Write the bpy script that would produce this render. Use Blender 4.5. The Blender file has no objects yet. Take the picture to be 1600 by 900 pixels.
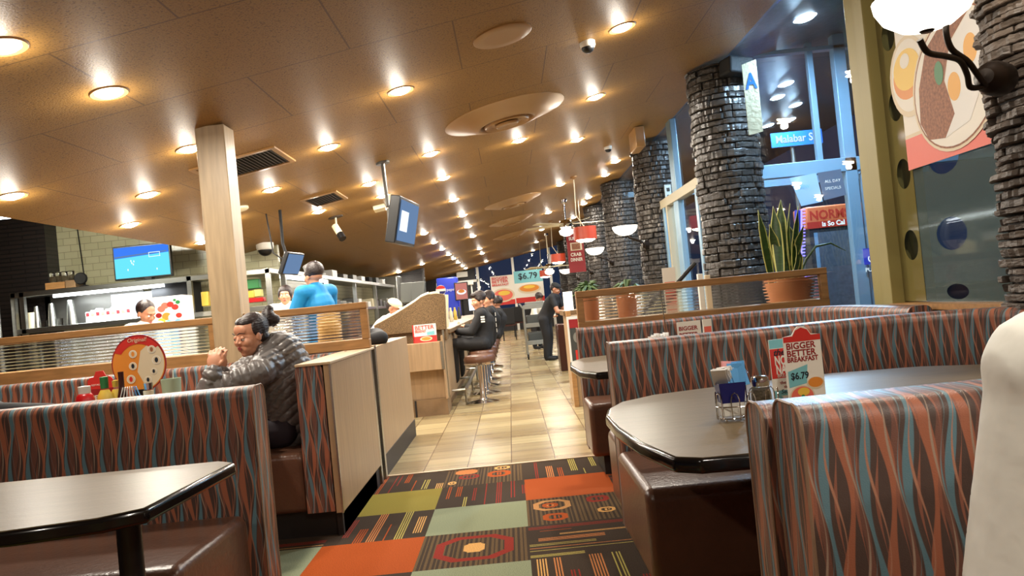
import bpy, bmesh, math, random
import numpy as np
from mathutils import Vector, Matrix, Euler
random.seed(7); np.random.seed(7)
S = bpy.context.scene; C = S.collection
PI = math.pi
# ------------------------------------------------------------------ camera, world, exposure
FPX = 1235.; ROLL = math.radians(5.6); PIT = math.radians(1.0); YAW = math.radians(.24); EYE = 1.15
_F = Vector((math.sin(YAW)*math.cos(PIT), math.cos(YAW)*math.cos(PIT), math.sin(PIT)))
_R0 = Vector((math.cos(YAW), -math.sin(YAW), 0)); _U0 = _R0.cross(_F)
_R = math.cos(ROLL)*_R0 - math.sin(ROLL)*_U0; _U = math.sin(ROLL)*_R0 + math.cos(ROLL)*_U0
cd = bpy.data.cameras.new('camera'); cam = bpy.data.objects.new('camera', cd); C.objects.link(cam)
cd.sensor_width = 36; cd.lens = 36*FPX/1600; cd.clip_start = .05; cd.clip_end = 300
cam.matrix_world = Matrix(((_R.x, _U.x, -_F.x, 0), (_R.y, _U.y, -_F.y, 0), (_R.z, _U.z, -_F.z, EYE), (0, 0, 0, 1)))
S.camera = cam
def at(px, py, Y):                      # a point of the photo put at distance Y down the room
    d = _F*FPX + _R*(px-800) - _U*(py-450)
    return Vector((0, 0, EYE)) + d*(Y/d.y)
S.view_settings.view_transform = 'Standard'; S.view_settings.look = 'None'
S.view_settings.gamma = 1; S.view_settings.use_curve_mapping = False
S.view_settings.exposure = 0.40
w = bpy.data.worlds.new('night'); S.world = w; w.use_nodes = True
w.node_tree.nodes['Background'].inputs[0].default_value = (.012, .02, .045, 1)
w.node_tree.nodes['Background'].inputs[1].default_value = 1.0
LAMP_W = 22.0          # downward light of each ceiling downlight
GLOW_W = 4.2           # all-round spill of each downlight
LAMP_COL = (1, .92, .80)
BULB_E = 26.0
# ------------------------------------------------------------------ materials
def c(r, g, b):
    f = lambda v: ((v/255+.055)/1.055)**2.4 if v > 10 else v/255/12.92
    return (f(r), f(g), f(b), 1)
def mat(name, col, rough=.6, metal=0, spec=.5, emit=None, es=0, noise=None, bump=None, coat=0):
    """noise=(scale, amount, (sx,sy,sz)) mottles the colour; bump=(scale, strength, (sx,sy,sz))"""
    m = bpy.data.materials.new(name); m.use_nodes = True; nt = m.node_tree; b = nt.nodes['Principled BSDF']
    b.inputs['Base Color'].default_value = col; b.inputs['Roughness'].default_value = rough
    b.inputs['Metallic'].default_value = metal; b.inputs['Specular IOR Level'].default_value = spec
    b.inputs['Coat Weight'].default_value = coat
    if emit: b.inputs['Emission Color'].default_value = emit; b.inputs['Emission Strength'].default_value = es
    tc = nt.nodes.new('ShaderNodeTexCoord')
    def nz(sc, s3, det=4):
        mp = nt.nodes.new('ShaderNodeMapping'); mp.inputs['Scale'].default_value = s3
        nt.links.new(tc.outputs['Object'], mp.inputs[0])
        n = nt.nodes.new('ShaderNodeTexNoise'); n.inputs['Scale'].default_value = sc; n.inputs['Detail'].default_value = det
        nt.links.new(mp.outputs[0], n.inputs['Vector']); return n
    if noise:
        n = nz(noise[0], noise[2]); r = nt.nodes.new('ShaderNodeMapRange')
        r.inputs['From Min'].default_value = .3; r.inputs['From Max'].default_value = .7
        r.inputs['To Min'].default_value = 1-noise[1]; r.inputs['To Max'].default_value = 1+noise[1]
        nt.links.new(n.outputs['Fac'], r.inputs['Value'])
        mx = nt.nodes.new('ShaderNodeVectorMath'); mx.operation = 'SCALE'; mx.inputs[0].default_value = col[:3]
        nt.links.new(r.outputs[0], mx.inputs['Scale']); nt.links.new(mx.outputs[0], b.inputs['Base Color'])
    if bump:
        n = nz(bump[0], bump[2]); bp = nt.nodes.new('ShaderNodeBump'); bp.inputs['Strength'].default_value = bump[1]
        bp.inputs['Distance'].default_value = .01
        nt.links.new(n.outputs['Fac'], bp.inputs['Height']); nt.links.new(bp.outputs[0], b.inputs['Normal'])
    return m
def emis(name, col, s):
    m = bpy.data.materials.new(name); m.use_nodes = True; nt = m.node_tree; nt.nodes.clear()
    e = nt.nodes.new('ShaderNodeEmission'); e.inputs[0].default_value = col; e.inputs[1].default_value = s
    o = nt.nodes.new('ShaderNodeOutputMaterial'); nt.links.new(e.outputs[0], o.inputs[0]); return m
def mth(nt, op, a, b=None, cc=None):
    n = nt.nodes.new('ShaderNodeMath'); n.operation = op
    for i, v in enumerate((a, b, cc)):
        if v is None: continue
        if isinstance(v, (int, float)): n.inputs[i].default_value = v
        else: nt.links.new(v, n.inputs[i])
    return n.outputs[0]
def mixc(nt, fac, a, b):
    n = nt.nodes.new('ShaderNodeMix'); n.data_type = 'RGBA'
    nt.links.new(fac, n.inputs[0])
    for i, v in ((6, a), (7, b)):
        if isinstance(v, tuple): n.inputs[i].default_value = v
        else: nt.links.new(v, n.inputs[i])
    return n.outputs[2]
def fabric():
    m = bpy.data.materials.new('wavy_stripe_vinyl'); m.use_nodes = True; nt = m.node_tree; b = nt.nodes['Principled BSDF']
    uv = nt.nodes.new('ShaderNodeUVMap'); uv.uv_map = 'UVMap'
    sp = nt.nodes.new('ShaderNodeSeparateXYZ'); nt.links.new(uv.outputs[0], sp.inputs[0])
    U, V = sp.outputs[0], sp.outputs[1]
    n = nt.nodes.new('ShaderNodeTexNoise'); n.inputs['Scale'].default_value = 3.1; n.inputs['Detail'].default_value = 1
    nt.links.new(uv.outputs[0], n.inputs['Vector'])
    jit = mth(nt, 'MULTIPLY', mth(nt, 'SUBTRACT', n.outputs['Fac'], .5), .6)
    base = (c(78, 60, 54))
    col = base
    def ribbon(per, off, amp, wl, ph, wid, wmod, wl2):
        s = mth(nt, 'SINE', mth(nt, 'MULTIPLY_ADD', V, 2*PI/wl, ph))
        u = mth(nt, 'ADD', mth(nt, 'MULTIPLY_ADD', U, 1/per, off), mth(nt, 'ADD', mth(nt, 'MULTIPLY', s, amp), jit))
        f = mth(nt, 'ABSOLUTE', mth(nt, 'SUBTRACT', mth(nt, 'FRACT', u), .5))
        wd = mth(nt, 'MULTIPLY_ADD', mth(nt, 'SINE', mth(nt, 'MULTIPLY_ADD', V, 2*PI/wl2, ph*2.3)), wmod, wid)
        d = mth(nt, 'SUBTRACT', wd, f)
        r = nt.nodes.new('ShaderNodeClamp'); nt.links.new(mth(nt, 'MULTIPLY', d, 40), r.inputs[0]); return r.outputs[0]
    for args, cc in (
        ((.068, .25, .10, .33, .4, .13, .05, .21), c(112, 74, 62)),
        ((.068, .58, .12, .31, 1.7, .12, .05, .27), c(158, 95, 70)),
        ((.034, .1, .16, .24, 4.0, .06, .04, .19), c(140, 88, 70)),
        ((.068, 0, .13, .34, .3, .10, .045, .25), c(92, 122, 132)),
        ((.068, .34, .16, .36, 3.1, .030, .012, .2), c(158, 134, 116)),
        ((.068, .86, .16, .30, 5.2, .034, .012, .2), c(170, 118, 94)),
        ((.068, .18, .14, .27, 2.2, .022, .01, .2), c(104, 132, 138))):
        col = mixc(nt, ribbon(*args), col, cc) if not isinstance(col, tuple) else mixc(nt, ribbon(*args), base, cc)
    nt.links.new(col, b.inputs['Base Color']); b.inputs['Roughness'].default_value = .38
    n2 = nt.nodes.new('ShaderNodeTexNoise'); n2.inputs['Scale'].default_value = 420; nt.links.new(uv.outputs[0], n2.inputs['Vector'])
    bp = nt.nodes.new('ShaderNodeBump'); bp.inputs['Strength'].default_value = .25; bp.inputs['Distance'].default_value = .002
    nt.links.new(n2.outputs['Fac'], bp.inputs['Height']); nt.links.new(bp.outputs[0], b.inputs['Normal'])
    return m
def brickmat(name, c1, c2, cm, w_, h_, mortar, rough, bump=.3, off=0., plane='XY', stretch=None, spec=.5, smear=0):
    m = bpy.data.materials.new(name); m.use_nodes = True; nt = m.node_tree; b = nt.nodes['Principled BSDF']
    tc = nt.nodes.new('ShaderNodeTexCoord'); sp = nt.nodes.new('ShaderNodeSeparateXYZ'); nt.links.new(tc.outputs['Object'], sp.inputs[0])
    cb = nt.nodes.new('ShaderNodeCombineXYZ'); ax = {'X': 0, 'Y': 1, 'Z': 2}
    nt.links.new(sp.outputs[ax[plane[0]]], cb.inputs[0]); nt.links.new(sp.outputs[ax[plane[1]]], cb.inputs[1])
    br = nt.nodes.new('ShaderNodeTexBrick'); nt.links.new(cb.outputs[0], br.inputs['Vector'])
    br.inputs['Color1'].default_value = c1; br.inputs['Color2'].default_value = c2; br.inputs['Mortar'].default_value = cm
    br.inputs['Scale'].default_value = 1; br.inputs['Brick Width'].default_value = w_; br.inputs['Row Height'].default_value = h_
    br.inputs['Mortar Size'].default_value = mortar; br.inputs['Mortar Smooth'].default_value = .1; br.offset = off
    col = br.outputs['Color']
    if stretch:
        mp = nt.nodes.new('ShaderNodeMapping'); mp.inputs['Scale'].default_value = stretch; nt.links.new(tc.outputs['Object'], mp.inputs[0])
        n = nt.nodes.new('ShaderNodeTexNoise'); n.inputs['Scale'].default_value = 1; n.inputs['Detail'].default_value = 3
        nt.links.new(mp.outputs[0], n.inputs['Vector'])
        r = nt.nodes.new('ShaderNodeMapRange'); r.inputs['From Min'].default_value = .35; r.inputs['From Max'].default_value = .65
        r.inputs['To Min'].default_value = 1-smear; r.inputs['To Max'].default_value = 1+smear; nt.links.new(n.outputs['Fac'], r.inputs['Value'])
        v = nt.nodes.new('ShaderNodeVectorMath'); v.operation = 'SCALE'; nt.links.new(col, v.inputs[0]); nt.links.new(r.outputs[0], v.inputs['Scale']); col = v.outputs[0]
    nt.links.new(col, b.inputs['Base Color']); b.inputs['Roughness'].default_value = rough; b.inputs['Specular IOR Level'].default_value = spec
    bp = nt.nodes.new('ShaderNodeBump'); bp.inputs['Strength'].default_value = bump; bp.inputs['Distance'].default_value = .004; bp.invert = True
    nt.links.new(br.outputs['Fac'], bp.inputs['Height']); nt.links.new(bp.outputs[0], b.inputs['Normal'])
    return m
def ceilmat():
    m = bpy.data.materials.new('speckled_ceiling_panels'); m.use_nodes = True; nt = m.node_tree; b = nt.nodes['Principled BSDF']
    tc = nt.nodes.new('ShaderNodeTexCoord')
    n = nt.nodes.new('ShaderNodeTexNoise'); n.inputs['Scale'].default_value = 95; n.inputs['Detail'].default_value = 5; nt.links.new(tc.outputs['Object'], n.inputs['Vector'])
    br = nt.nodes.new('ShaderNodeTexBrick'); nt.links.new(tc.outputs['Object'], br.inputs['Vector'])
    br.inputs['Scale'].default_value = 1; br.inputs['Brick Width'].default_value = 1.25; br.inputs['Row Height'].default_value = .98; br.inputs['Mortar Size'].default_value = .005
    br.inputs['Mortar Smooth'].default_value = 0
    ca = c(150, 112, 56)
    r = nt.nodes.new('ShaderNodeValToRGB'); r.color_ramp.elements[0].position = .33; r.color_ramp.elements[0].color = c(104, 74, 40)
    r.color_ramp.elements[1].position = .47; r.color_ramp.elements[1].color = ca
    nt.links.new(n.outputs['Fac'], r.inputs[0])
    col = mixc(nt, br.outputs['Fac'], r.outputs[0], c(106, 76, 42))
    nt.links.new(col, b.inputs['Base Color']); b.inputs['Roughness'].default_value = .5; b.inputs['Specular IOR Level'].default_value = .25
    bp = nt.nodes.new('ShaderNodeBump'); bp.inputs['Strength'].default_value = .4; bp.inputs['Distance'].default_value = .006
    nt.links.new(n.outputs['Fac'], bp.inputs['Height']); nt.links.new(bp.outputs[0], b.inputs['Normal'])
    return m
def glassmat(name, tint, gloss_rough=.0, ior=1.45, base_refl=.0):
    m = bpy.data.materials.new(name); m.use_nodes = True; nt = m.node_tree; nt.nodes.clear()
    t = nt.nodes.new('ShaderNodeBsdfTransparent'); t.inputs[0].default_value = tint
    g = nt.nodes.new('ShaderNodeBsdfGlossy'); g.inputs['Roughness'].default_value = gloss_rough
    ge = nt.nodes.new('ShaderNodeNewGeometry'); dp = nt.nodes.new('ShaderNodeVectorMath'); dp.operation = 'DOT_PRODUCT'
    nt.links.new(ge.outputs['Normal'], dp.inputs[0]); nt.links.new(ge.outputs['Incoming'], dp.inputs[1])
    k_ = mth(nt, 'POWER', mth(nt, 'SUBTRACT', 1., mth(nt, 'ABSOLUTE', dp.outputs['Value'])), 5.)
    f = mth(nt, 'MULTIPLY_ADD', k_, .6, base_refl)
    mx = nt.nodes.new('ShaderNodeMixShader'); nt.links.new(f, mx.inputs[0]); nt.links.new(t.outputs[0], mx.inputs[1]); nt.links.new(g.outputs[0], mx.inputs[2])
    o = nt.nodes.new('ShaderNodeOutputMaterial'); nt.links.new(mx.outputs[0], o.inputs[0]); return m
def filmmat(name, col, fac):
    m = bpy.data.materials.new(name); m.use_nodes = True; nt = m.node_tree; nt.nodes.clear()
    t = nt.nodes.new('ShaderNodeBsdfTransparent'); t.inputs[0].default_value = (.8, .85, .75, 1)
    g = nt.nodes.new('ShaderNodeBsdfPrincipled'); g.inputs['Base Color'].default_value = col; g.inputs['Roughness'].default_value = .05
    mx = nt.nodes.new('ShaderNodeMixShader'); mx.inputs[0].default_value = fac
    nt.links.new(t.outputs[0], mx.inputs[1]); nt.links.new(g.outputs[0], mx.inputs[2])
    o = nt.nodes.new('ShaderNodeOutputMaterial'); nt.links.new(mx.outputs[0], o.inputs[0]); return m
def solidglass(name, col, rough=0.):
    m = bpy.data.materials.new(name); m.use_nodes = True; b = m.node_tree.nodes['Principled BSDF']
    b.inputs['Base Color'].default_value = col; b.inputs['Roughness'].default_value = rough; b.inputs['Transmission Weight'].default_value = 1; b.inputs['IOR'].default_value = 1.45
    return m
K = dict(
 fabric=fabric(), ceil=ceilmat(),
 leather=mat('brown_vinyl', c(98, 66, 50), .3, noise=(6, .12, (1, 1, 1)), bump=(60, .18, (1, 1, 1))),
 black=mat('black_paint', c(18, 18, 19), .35), matte=mat('matte_black', c(22, 22, 23), .8), kick=mat('dark_kick_board', c(32, 27, 25), .55),
 edge=mat('black_table_edge', c(14, 13, 13), .14),
 top=mat('taupe_laminate', c(106, 90, 66), .34, spec=.18, noise=(3, .10, (1, 14, 1)), bump=(90, .05, (1, 1, 1))),
 lam=mat('walnut_laminate', c(168, 138, 104), .4, noise=(5, .13, (9, 9, .6))),
 oak=mat('oak_wood', c(166, 122, 74), .42, noise=(5, .2, (1.2, 8, 8))),
 oakv=mat('pale_oak_post', c(178, 154, 120), .42, noise=(4, .16, (8, 8, .7))),
 steel=mat('brushed_steel', c(176, 176, 170), .3, metal=1, noise=(5, .1, (1, 1, 30))), chrome=mat('chrome', c(215, 215, 215), .1, metal=1),
 dsteel=mat('dull_steel', c(112, 110, 104), .42, metal=.8), white=mat('white_plastic', c(232, 230, 222), .4), cream=mat('cream_plastic', c(226, 214, 180), .5),
 iron=mat('dark_bronze_iron', c(38, 30, 25), .35, metal=.6), red=mat('red_print', c(206, 48, 40), .5), dred=mat('dark_red_print', c(150, 26, 30), .5),
 teal=mat('teal_print', c(122, 190, 198), .5), paper=mat('white_card', c(236, 230, 218), .55), ink=mat('dark_ink', c(26, 34, 46), .6), orange=mat('orange_food_print', c(226, 140, 52), .5),
 yolk=mat('egg_yolk_print', c(230, 168, 66), .5), yellow=mat('yellow_print', c(238, 196, 72), .5), hash=mat('brown_food_print', c(150, 96, 66), .6, noise=(60, .4, (1, 1, 1))), pink=mat('salmon_print', c(232, 110, 92), .5), green=mat('green_plastic', c(40, 120, 62), .5),
 beige=mat('beige_print', c(222, 204, 172), .5), skin=mat('skin', c(206, 148, 116), .5), skin2=mat('tan_skin', c(178, 122, 92), .5), hair=mat('dark_hair', c(34, 20, 18), .38, bump=(40, .6, (1, 1, 5)), noise=(30, .4, (1, 1, 4))),
 blond=mat('blond_hair', c(206, 162, 96), .45, bump=(40, .6, (6, 1, 1)), noise=(40, .25, (5, 5, .5))), lips=mat('lips', c(158, 72, 68), .4), eyew=mat('eye_white', c(230, 225, 215), .3),
 puffer=mat('grey_puffer_nylon', c(98, 93, 90), .36, bump=(26, .35, (1, 1, 1)), spec=.6), blue=mat('bright_blue_shirt', c(0, 122, 178), .7, bump=(10, .3, (1, 1, 1))), shirt=mat('cream_shirt', c(236, 234, 224), .85, bump=(7, .5, (1, 1, 1))),
 whites=mat('white_shirt', c(228, 222, 208), .8, bump=(12, .3, (1, 1, 1))), blackc=mat('black_cloth', c(26, 25, 27), .8, bump=(14, .4, (1, 1, 1))), denim=mat('dark_denim', c(40, 30, 38), .8), greyp=mat('grey_plastic', c(128, 126, 116), .55), dgrey=mat('dark_grey_plastic', c(60, 62, 58), .55),
 stone=mat('charcoal_ledgestone', c(58, 54, 51), .3, noise=(9, .45, (1, 1, 2)), bump=(16, 1.0, (1, 1, 2.5)), spec=.55), stonebk=mat('dark_mortar', c(20, 18, 17), .8),
 stone2=mat('brown_grey_rough_stone', c(88, 78, 70), .5, noise=(9, .45, (1, 1, 2)), bump=(22, 1.0, (1, 1, 3))),
 floortile=brickmat('wood_look_floor_tile', c(170, 152, 112), c(132, 112, 78), c(92, 70, 50), .318, .318, .0038, .26, .5, 0, 'XY', (1.1, 9, 1), .5, .13),
 walltile=brickmat('white_wall_tile', c(184, 180, 148), c(172, 168, 136), c(140, 136, 112), .20, .10, .004, .25, .4, .5, 'XZ'),
 darkbrick=brickmat('dark_brown_brick', c(36, 28, 26), c(28, 22, 21), c(12, 10, 10), .4, .06, .01, .5, 1, .5, 'XZ'),
 greytile=mat('brown_stone_base', c(132, 104, 74), .5, noise=(4, .25, (1, 1, 1))),
 granite=mat('speckled_granite', c(120, 94, 62), .45, noise=(120, .7, (1, 1, 1))),
 olive=mat('olive_window_frame', c(148, 136, 80), .5), blueframe=mat('pale_blue_aluminium', c(138, 172, 196), .4, metal=.2), paleframe=mat('cream_door_frame', c(182, 174, 150), .45),
 canopy=mat('canopy_soffit', c(96, 100, 108), .4, noise=(20, .2, (1, 1, 1))), asphalt=mat('asphalt', c(40, 42, 48), .7), wall=mat('brown_wall', c(120, 96, 70), .7), dwall=mat('dark_wall', c(40, 38, 40), .6),
 glass=glassmat('window_glass', (.96, .98, .99, 1), 0, 1.22, .02), clear=solidglass('clear_glass', (.95, .97, .97, 1)), ribbed=solidglass('ribbed_glass', (.93, .95, .95, 1), .02),
 film=filmmat('frosted_window_film', c(104, 120, 122), .42), olive2=filmmat('olive_window_strip', c(122, 112, 66), .88), terracotta=mat('terracotta', c(184, 118, 74), .6), soil=mat('pebbly_soil', c(120, 104, 84), .9, noise=(60, .4, (1, 1, 1))),
 leaf=mat('snake_plant_green', c(52, 78, 38), .4, noise=(18, .35, (1, 1, 4))), leafy=mat('leaf_yellow_edge', c(206, 204, 120), .4), fern=mat('fern_green', c(74, 100, 50), .5), ptan=mat('tan_piping', c(190, 164, 130), .5), pipe=mat('booth_piping', c(136, 108, 86), .45),
 fluo=emis('fluorescent_tube', (.9, .95, 1, 1), 9), bulb=emis('lit_downlight', (1, .86, .62, 1), BULB_E), coolbulb=emis('cool_white_glow', (.62, .82, 1, 1), 40), bowl=emis('lit_frosted_glass_bowl', (1, .90, .74, 1), 2.6),
 pend=mat('orange_red_pendant_shade', c(186, 70, 44), .35, emit=c(200, 70, 36), es=.12), led=emis('violet_led', (.12, .10, 1, 1), 6), greenl=emis('green_signal', (.1, 1, .7, 1), 6),
 kpanel=emis('glowing_hatch_back', (.85, .92, 1, 1), 1.3), tvsky=emis('screen_blue', c(52, 106, 205), 1.2), tvgrass=emis('screen_pitch', c(92, 196, 214), 1.15), tvwhite=emis('screen_white', c(215, 235, 245), 1.2), tvdim=emis('screen_dim_blue', c(104, 132, 170), .8), tvglow=emis('screen_glow', c(225, 235, 250), 1.2),
 navy=mat('navy_plastic', c(22, 26, 96), .35), sugarw=mat('sugar_paper_white', c(240, 238, 234), .7), sugarb=mat('sugar_paper_blue', c(96, 170, 230), .7), sugarp=mat('sugar_paper_pink', c(240, 170, 170), .7), pepper=mat('pepper', c(120, 108, 84), .8, noise=(160, .5, (1, 1, 1))),
 mustard=mat('mustard', c(206, 176, 70), .35), ketchup=mat('ketchup_red', c(176, 24, 26), .3), brownb=mat('dark_sauce', c(58, 24, 18), .25), cup=mat('frosted_green_cup', c(176, 192, 164), .35), bluesign=mat('street_sign_blue', c(26, 84, 150), .4, emit=c(30, 110, 180), es=.12), acard=mat('aged_paper', c(176, 166, 138), .3, bump=(30, .8, (1, 1, 1))),
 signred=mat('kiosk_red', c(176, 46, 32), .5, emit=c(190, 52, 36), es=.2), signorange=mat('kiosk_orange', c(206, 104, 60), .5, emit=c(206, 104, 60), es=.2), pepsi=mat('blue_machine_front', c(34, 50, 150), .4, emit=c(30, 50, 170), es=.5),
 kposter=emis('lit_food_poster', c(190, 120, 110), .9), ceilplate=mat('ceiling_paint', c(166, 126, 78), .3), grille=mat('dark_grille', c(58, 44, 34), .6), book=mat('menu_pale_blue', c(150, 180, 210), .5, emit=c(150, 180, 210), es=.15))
# ------------------------------------------------------------------ mesh builder
WL = {}
def wl(o):
    return WL.get(o.name, Vector((0, 0, 0))) if o else Vector((0, 0, 0))
class M:
    def __init__(s): s.v = []; s.f = []; s.m = []; s.uv = []; s.mats = []
    def mi(s, k):
        if k not in s.mats: s.mats.append(k)
        return s.mats.index(k)
    def add(s, vs, fs, k, uvs=None):
        o = len(s.v); s.v += [tuple(v) for v in vs]; i = s.mi(k)
        for j, f in enumerate(fs):
            s.f.append([o+a for a in f]); s.m.append(i); s.uv.append(uvs[j] if uvs else None)
        return s
    def box(s, x0, x1, y0, y1, z0, z1, k):
        vs = [(x, y, z) for x in (x0, x1) for y in (y0, y1) for z in (z0, z1)]
        return s.add(vs, [(0, 1, 3, 2), (4, 6, 7, 5), (0, 4, 5, 1), (2, 3, 7, 6), (0, 2, 6, 4), (1, 5, 7, 3)], k)
    def obox(s, ce, ex, k, rot=None):
        R = rot if rot is not None else Matrix.Identity(3); ce = Vector(ce)
        vs = [ce+R@Vector((a*ex[0]/2, b*ex[1]/2, d*ex[2]/2)) for a in (-1, 1) for b in (-1, 1) for d in (-1, 1)]
        return s.add(vs, [(0, 1, 3, 2), (4, 6, 7, 5), (0, 4, 5, 1), (2, 3, 7, 6), (0, 2, 6, 4), (1, 5, 7, 3)], k)
    def lathe(s, prof, k, ce=(0, 0, 0), n=24, axis=(0, 0, 1), closed=False):
        """prof = [(r,z)...] around axis at ce"""
        q = Vector((0, 0, 1)).rotation_difference(Vector(axis)); ce = Vector(ce); vs = []; fs = []
        for r, z in prof:
            for i in range(n):
                a = 2*PI*i/n; vs.append(ce+q@Vector((r*math.cos(a), r*math.sin(a), z)))
        for j in range(len(prof)-1):
            for i in range(n):
                fs.append((j*n+i, j*n+(i+1) % n, (j+1)*n+(i+1) % n, (j+1)*n+i))
        if prof[0][0] > 1e-6: fs.append(tuple(range(n))[::-1])
        if prof[-1][0] > 1e-6: fs.append(tuple((len(prof)-1)*n+i for i in range(n)))
        return s.add(vs, fs, k)
    def tube(s, pts, r, k, n=8, cyc=False):
        pts = [Vector(p) for p in pts]; L = len(pts); vs = []; fs = []
        rr = r if isinstance(r, (list, tuple)) else [r]*L
        up = Vector((0, 0, 1)); prev = None
        for i, p in enumerate(pts):
            a = pts[(i-1) % L] if (cyc or i > 0) else pts[i]; b = pts[(i+1) % L] if (cyc or i < L-1) else pts[i]
            t = (b-a).normalized()
            if prev is None:
                prev = t.cross(up) if abs(t.z) < .95 else t.cross(Vector((1, 0, 0)))
            u = (prev-t*prev.dot(t)).normalized(); prev = u; w_ = t.cross(u)
            for j in range(n):
                an = 2*PI*j/n; vs.append(p+(u*math.cos(an)+w_*math.sin(an))*rr[i])
        for i in range(L if cyc else L-1):
            for j in range(n):
                i2 = (i+1) % L; fs.append((i*n+j, i*n+(j+1) % n, i2*n+(j+1) % n, i2*n+j))
        if not cyc: fs += [tuple(range(n))[::-1], tuple((L-1)*n+j for j in range(n))]
        return s.add(vs, fs, k)
    def prism(s, poly, z0, z1, k, ktop=None):
        """poly in XY, extruded in Z"""
        n = len(poly); vs = [(x, y, z0) for x, y in poly]+[(x, y, z1) for x, y in poly]
        s.add(vs, [(i, (i+1) % n, n+(i+1) % n, n+i) for i in range(n)], k)
        s.add(vs[:n], [tuple(range(n))[::-1]], k); s.add(vs[n:], [tuple(range(n))], ktop or k); return s
    def flat(s, poly, fr, k, off=0.):
        """poly [(u,v)] on frame fr=(origin, U, V); thin face offset along normal"""
        O, U, V = fr; n = U.cross(V).normalized()
        return s.add([O+U*a+V*b+n*off for a, b in poly], [tuple(range(len(poly)))], k)
    def slab(s, poly, fr, th, k):
        O, U, V = fr; nn = U.cross(V).normalized(); n = len(poly)
        vs = [O+U*a+V*b for a, b in poly]+[O+U*a+V*b-nn*th for a, b in poly]
        return s.add(vs, [tuple(range(n)), tuple(range(n, 2*n))[::-1]]+[(i, n+i, n+(i+1) % n, (i+1) % n) for i in range(n)], k)
    def build(s, name, parent=None, smooth=False, bevel=0, local=False, seg=2, solid=0):
        me = bpy.data.meshes.new(name)
        V = np.array(s.v, float)
        if local: org = Vector((0, 0, 0))
        elif parent is not None: org = wl(parent)
        else:
            lo, hi = V.min(0), V.max(0); org = Vector(((lo[0]+hi[0])/2, (lo[1]+hi[1])/2, lo[2]))
        V = V-np.array(org)
        me.from_pydata(V.tolist(), [], s.f)
        for k in s.mats: me.materials.append(K[k] if isinstance(k, str) else k)
        me.polygons.foreach_set('material_index', s.m)
        if any(u is not None for u in s.uv):
            l = me.uv_layers.new(name='UVMap'); i = 0
            for f, u in zip(s.f, s.uv):
                for j in range(len(f)):
                    l.data[i].uv = u[j] if u else (0, 0); i += 1
        bm = bmesh.new(); bm.from_mesh(me)
        bmesh.ops.remove_doubles(bm, verts=bm.verts, dist=1e-6)
        bmesh.ops.recalc_face_normals(bm, faces=bm.faces); bm.to_mesh(me); bm.free()
        if smooth: me.shade_smooth()
        o = bpy.data.objects.new(name, me); C.objects.link(o)
        if parent is not None: o.parent = parent; WL[o.name] = org
        else: o.location = org; WL[o.name] = org
        if bevel:
            b = o.modifiers.new('bevel', 'BEVEL'); b.width = bevel; b.segments = seg; b.limit_method = 'ANGLE'; b.harden_normals = False
            me.shade_smooth(); me.set_sharp_from_angle(angle=math.radians(50))
        elif smooth: me.set_sharp_from_angle(angle=math.radians(50))
        return o
def tag(o, label, cat=None, group=None):
    o['label'] = label
    if cat: o['category'] = cat
    if group: o['group'] = group
    return o
def thing(name, label, cat, loc, group=None):
    o = bpy.data.objects.new(name, None); C.objects.link(o); o.location = loc; o.empty_display_size = .1
    WL[o.name] = Vector(loc); return tag(o, label, cat, group)
def struct(o): o['kind'] = 'structure'; return o
def fr(O, U, V): return (Vector(O), Vector(U), Vector(V))
def circ(cx, cy, rx, ry=None, n=28, a0=0, a1=2*PI):
    ry = ry or rx; e = 0 if abs(a1-a0-2*PI) < 1e-6 else 1
    return [(cx+rx*math.cos(a0+(a1-a0)*i/(n-e)), cy+ry*math.sin(a0+(a1-a0)*i/(n-e))) for i in range(n)]
def rect(a, b, c_, d): return [(a, c_), (b, c_), (b, d), (a, d)]
def text(body, size, frm, u, v, k, parent, name='lettering', sx=1., bold=.0, align='LEFT', off=.0012, shear=0):
    cu = bpy.data.curves.new(name, 'FONT'); cu.body = body; cu.size = size; cu.align_x = align; cu.extrude = .0004; cu.offset = bold; cu.shear = shear
    cu.resolution_u = 3; t = bpy.data.objects.new('tmp', cu); C.objects.link(t)
    me = bpy.data.meshes.new_from_object(t.evaluated_get(bpy.context.evaluated_depsgraph_get())); bpy.data.objects.remove(t)
    O, U, V = frm; U = U.normalized(); V = V.normalized(); n = U.cross(V)
    org = wl(parent) if parent is not None else Vector((0, 0, 0))
    P = O+U*u+V*v+n*off-org
    for vt in me.vertices:
        x, y, z = vt.co; vt.co = P+U*(x*sx)+V*y+n*z
    me.materials.clear(); me.materials.append(K[k]); me.name = name
    o = bpy.data.objects.new(name, me); C.objects.link(o); o.parent = parent; WL[o.name] = org; return o
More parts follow.
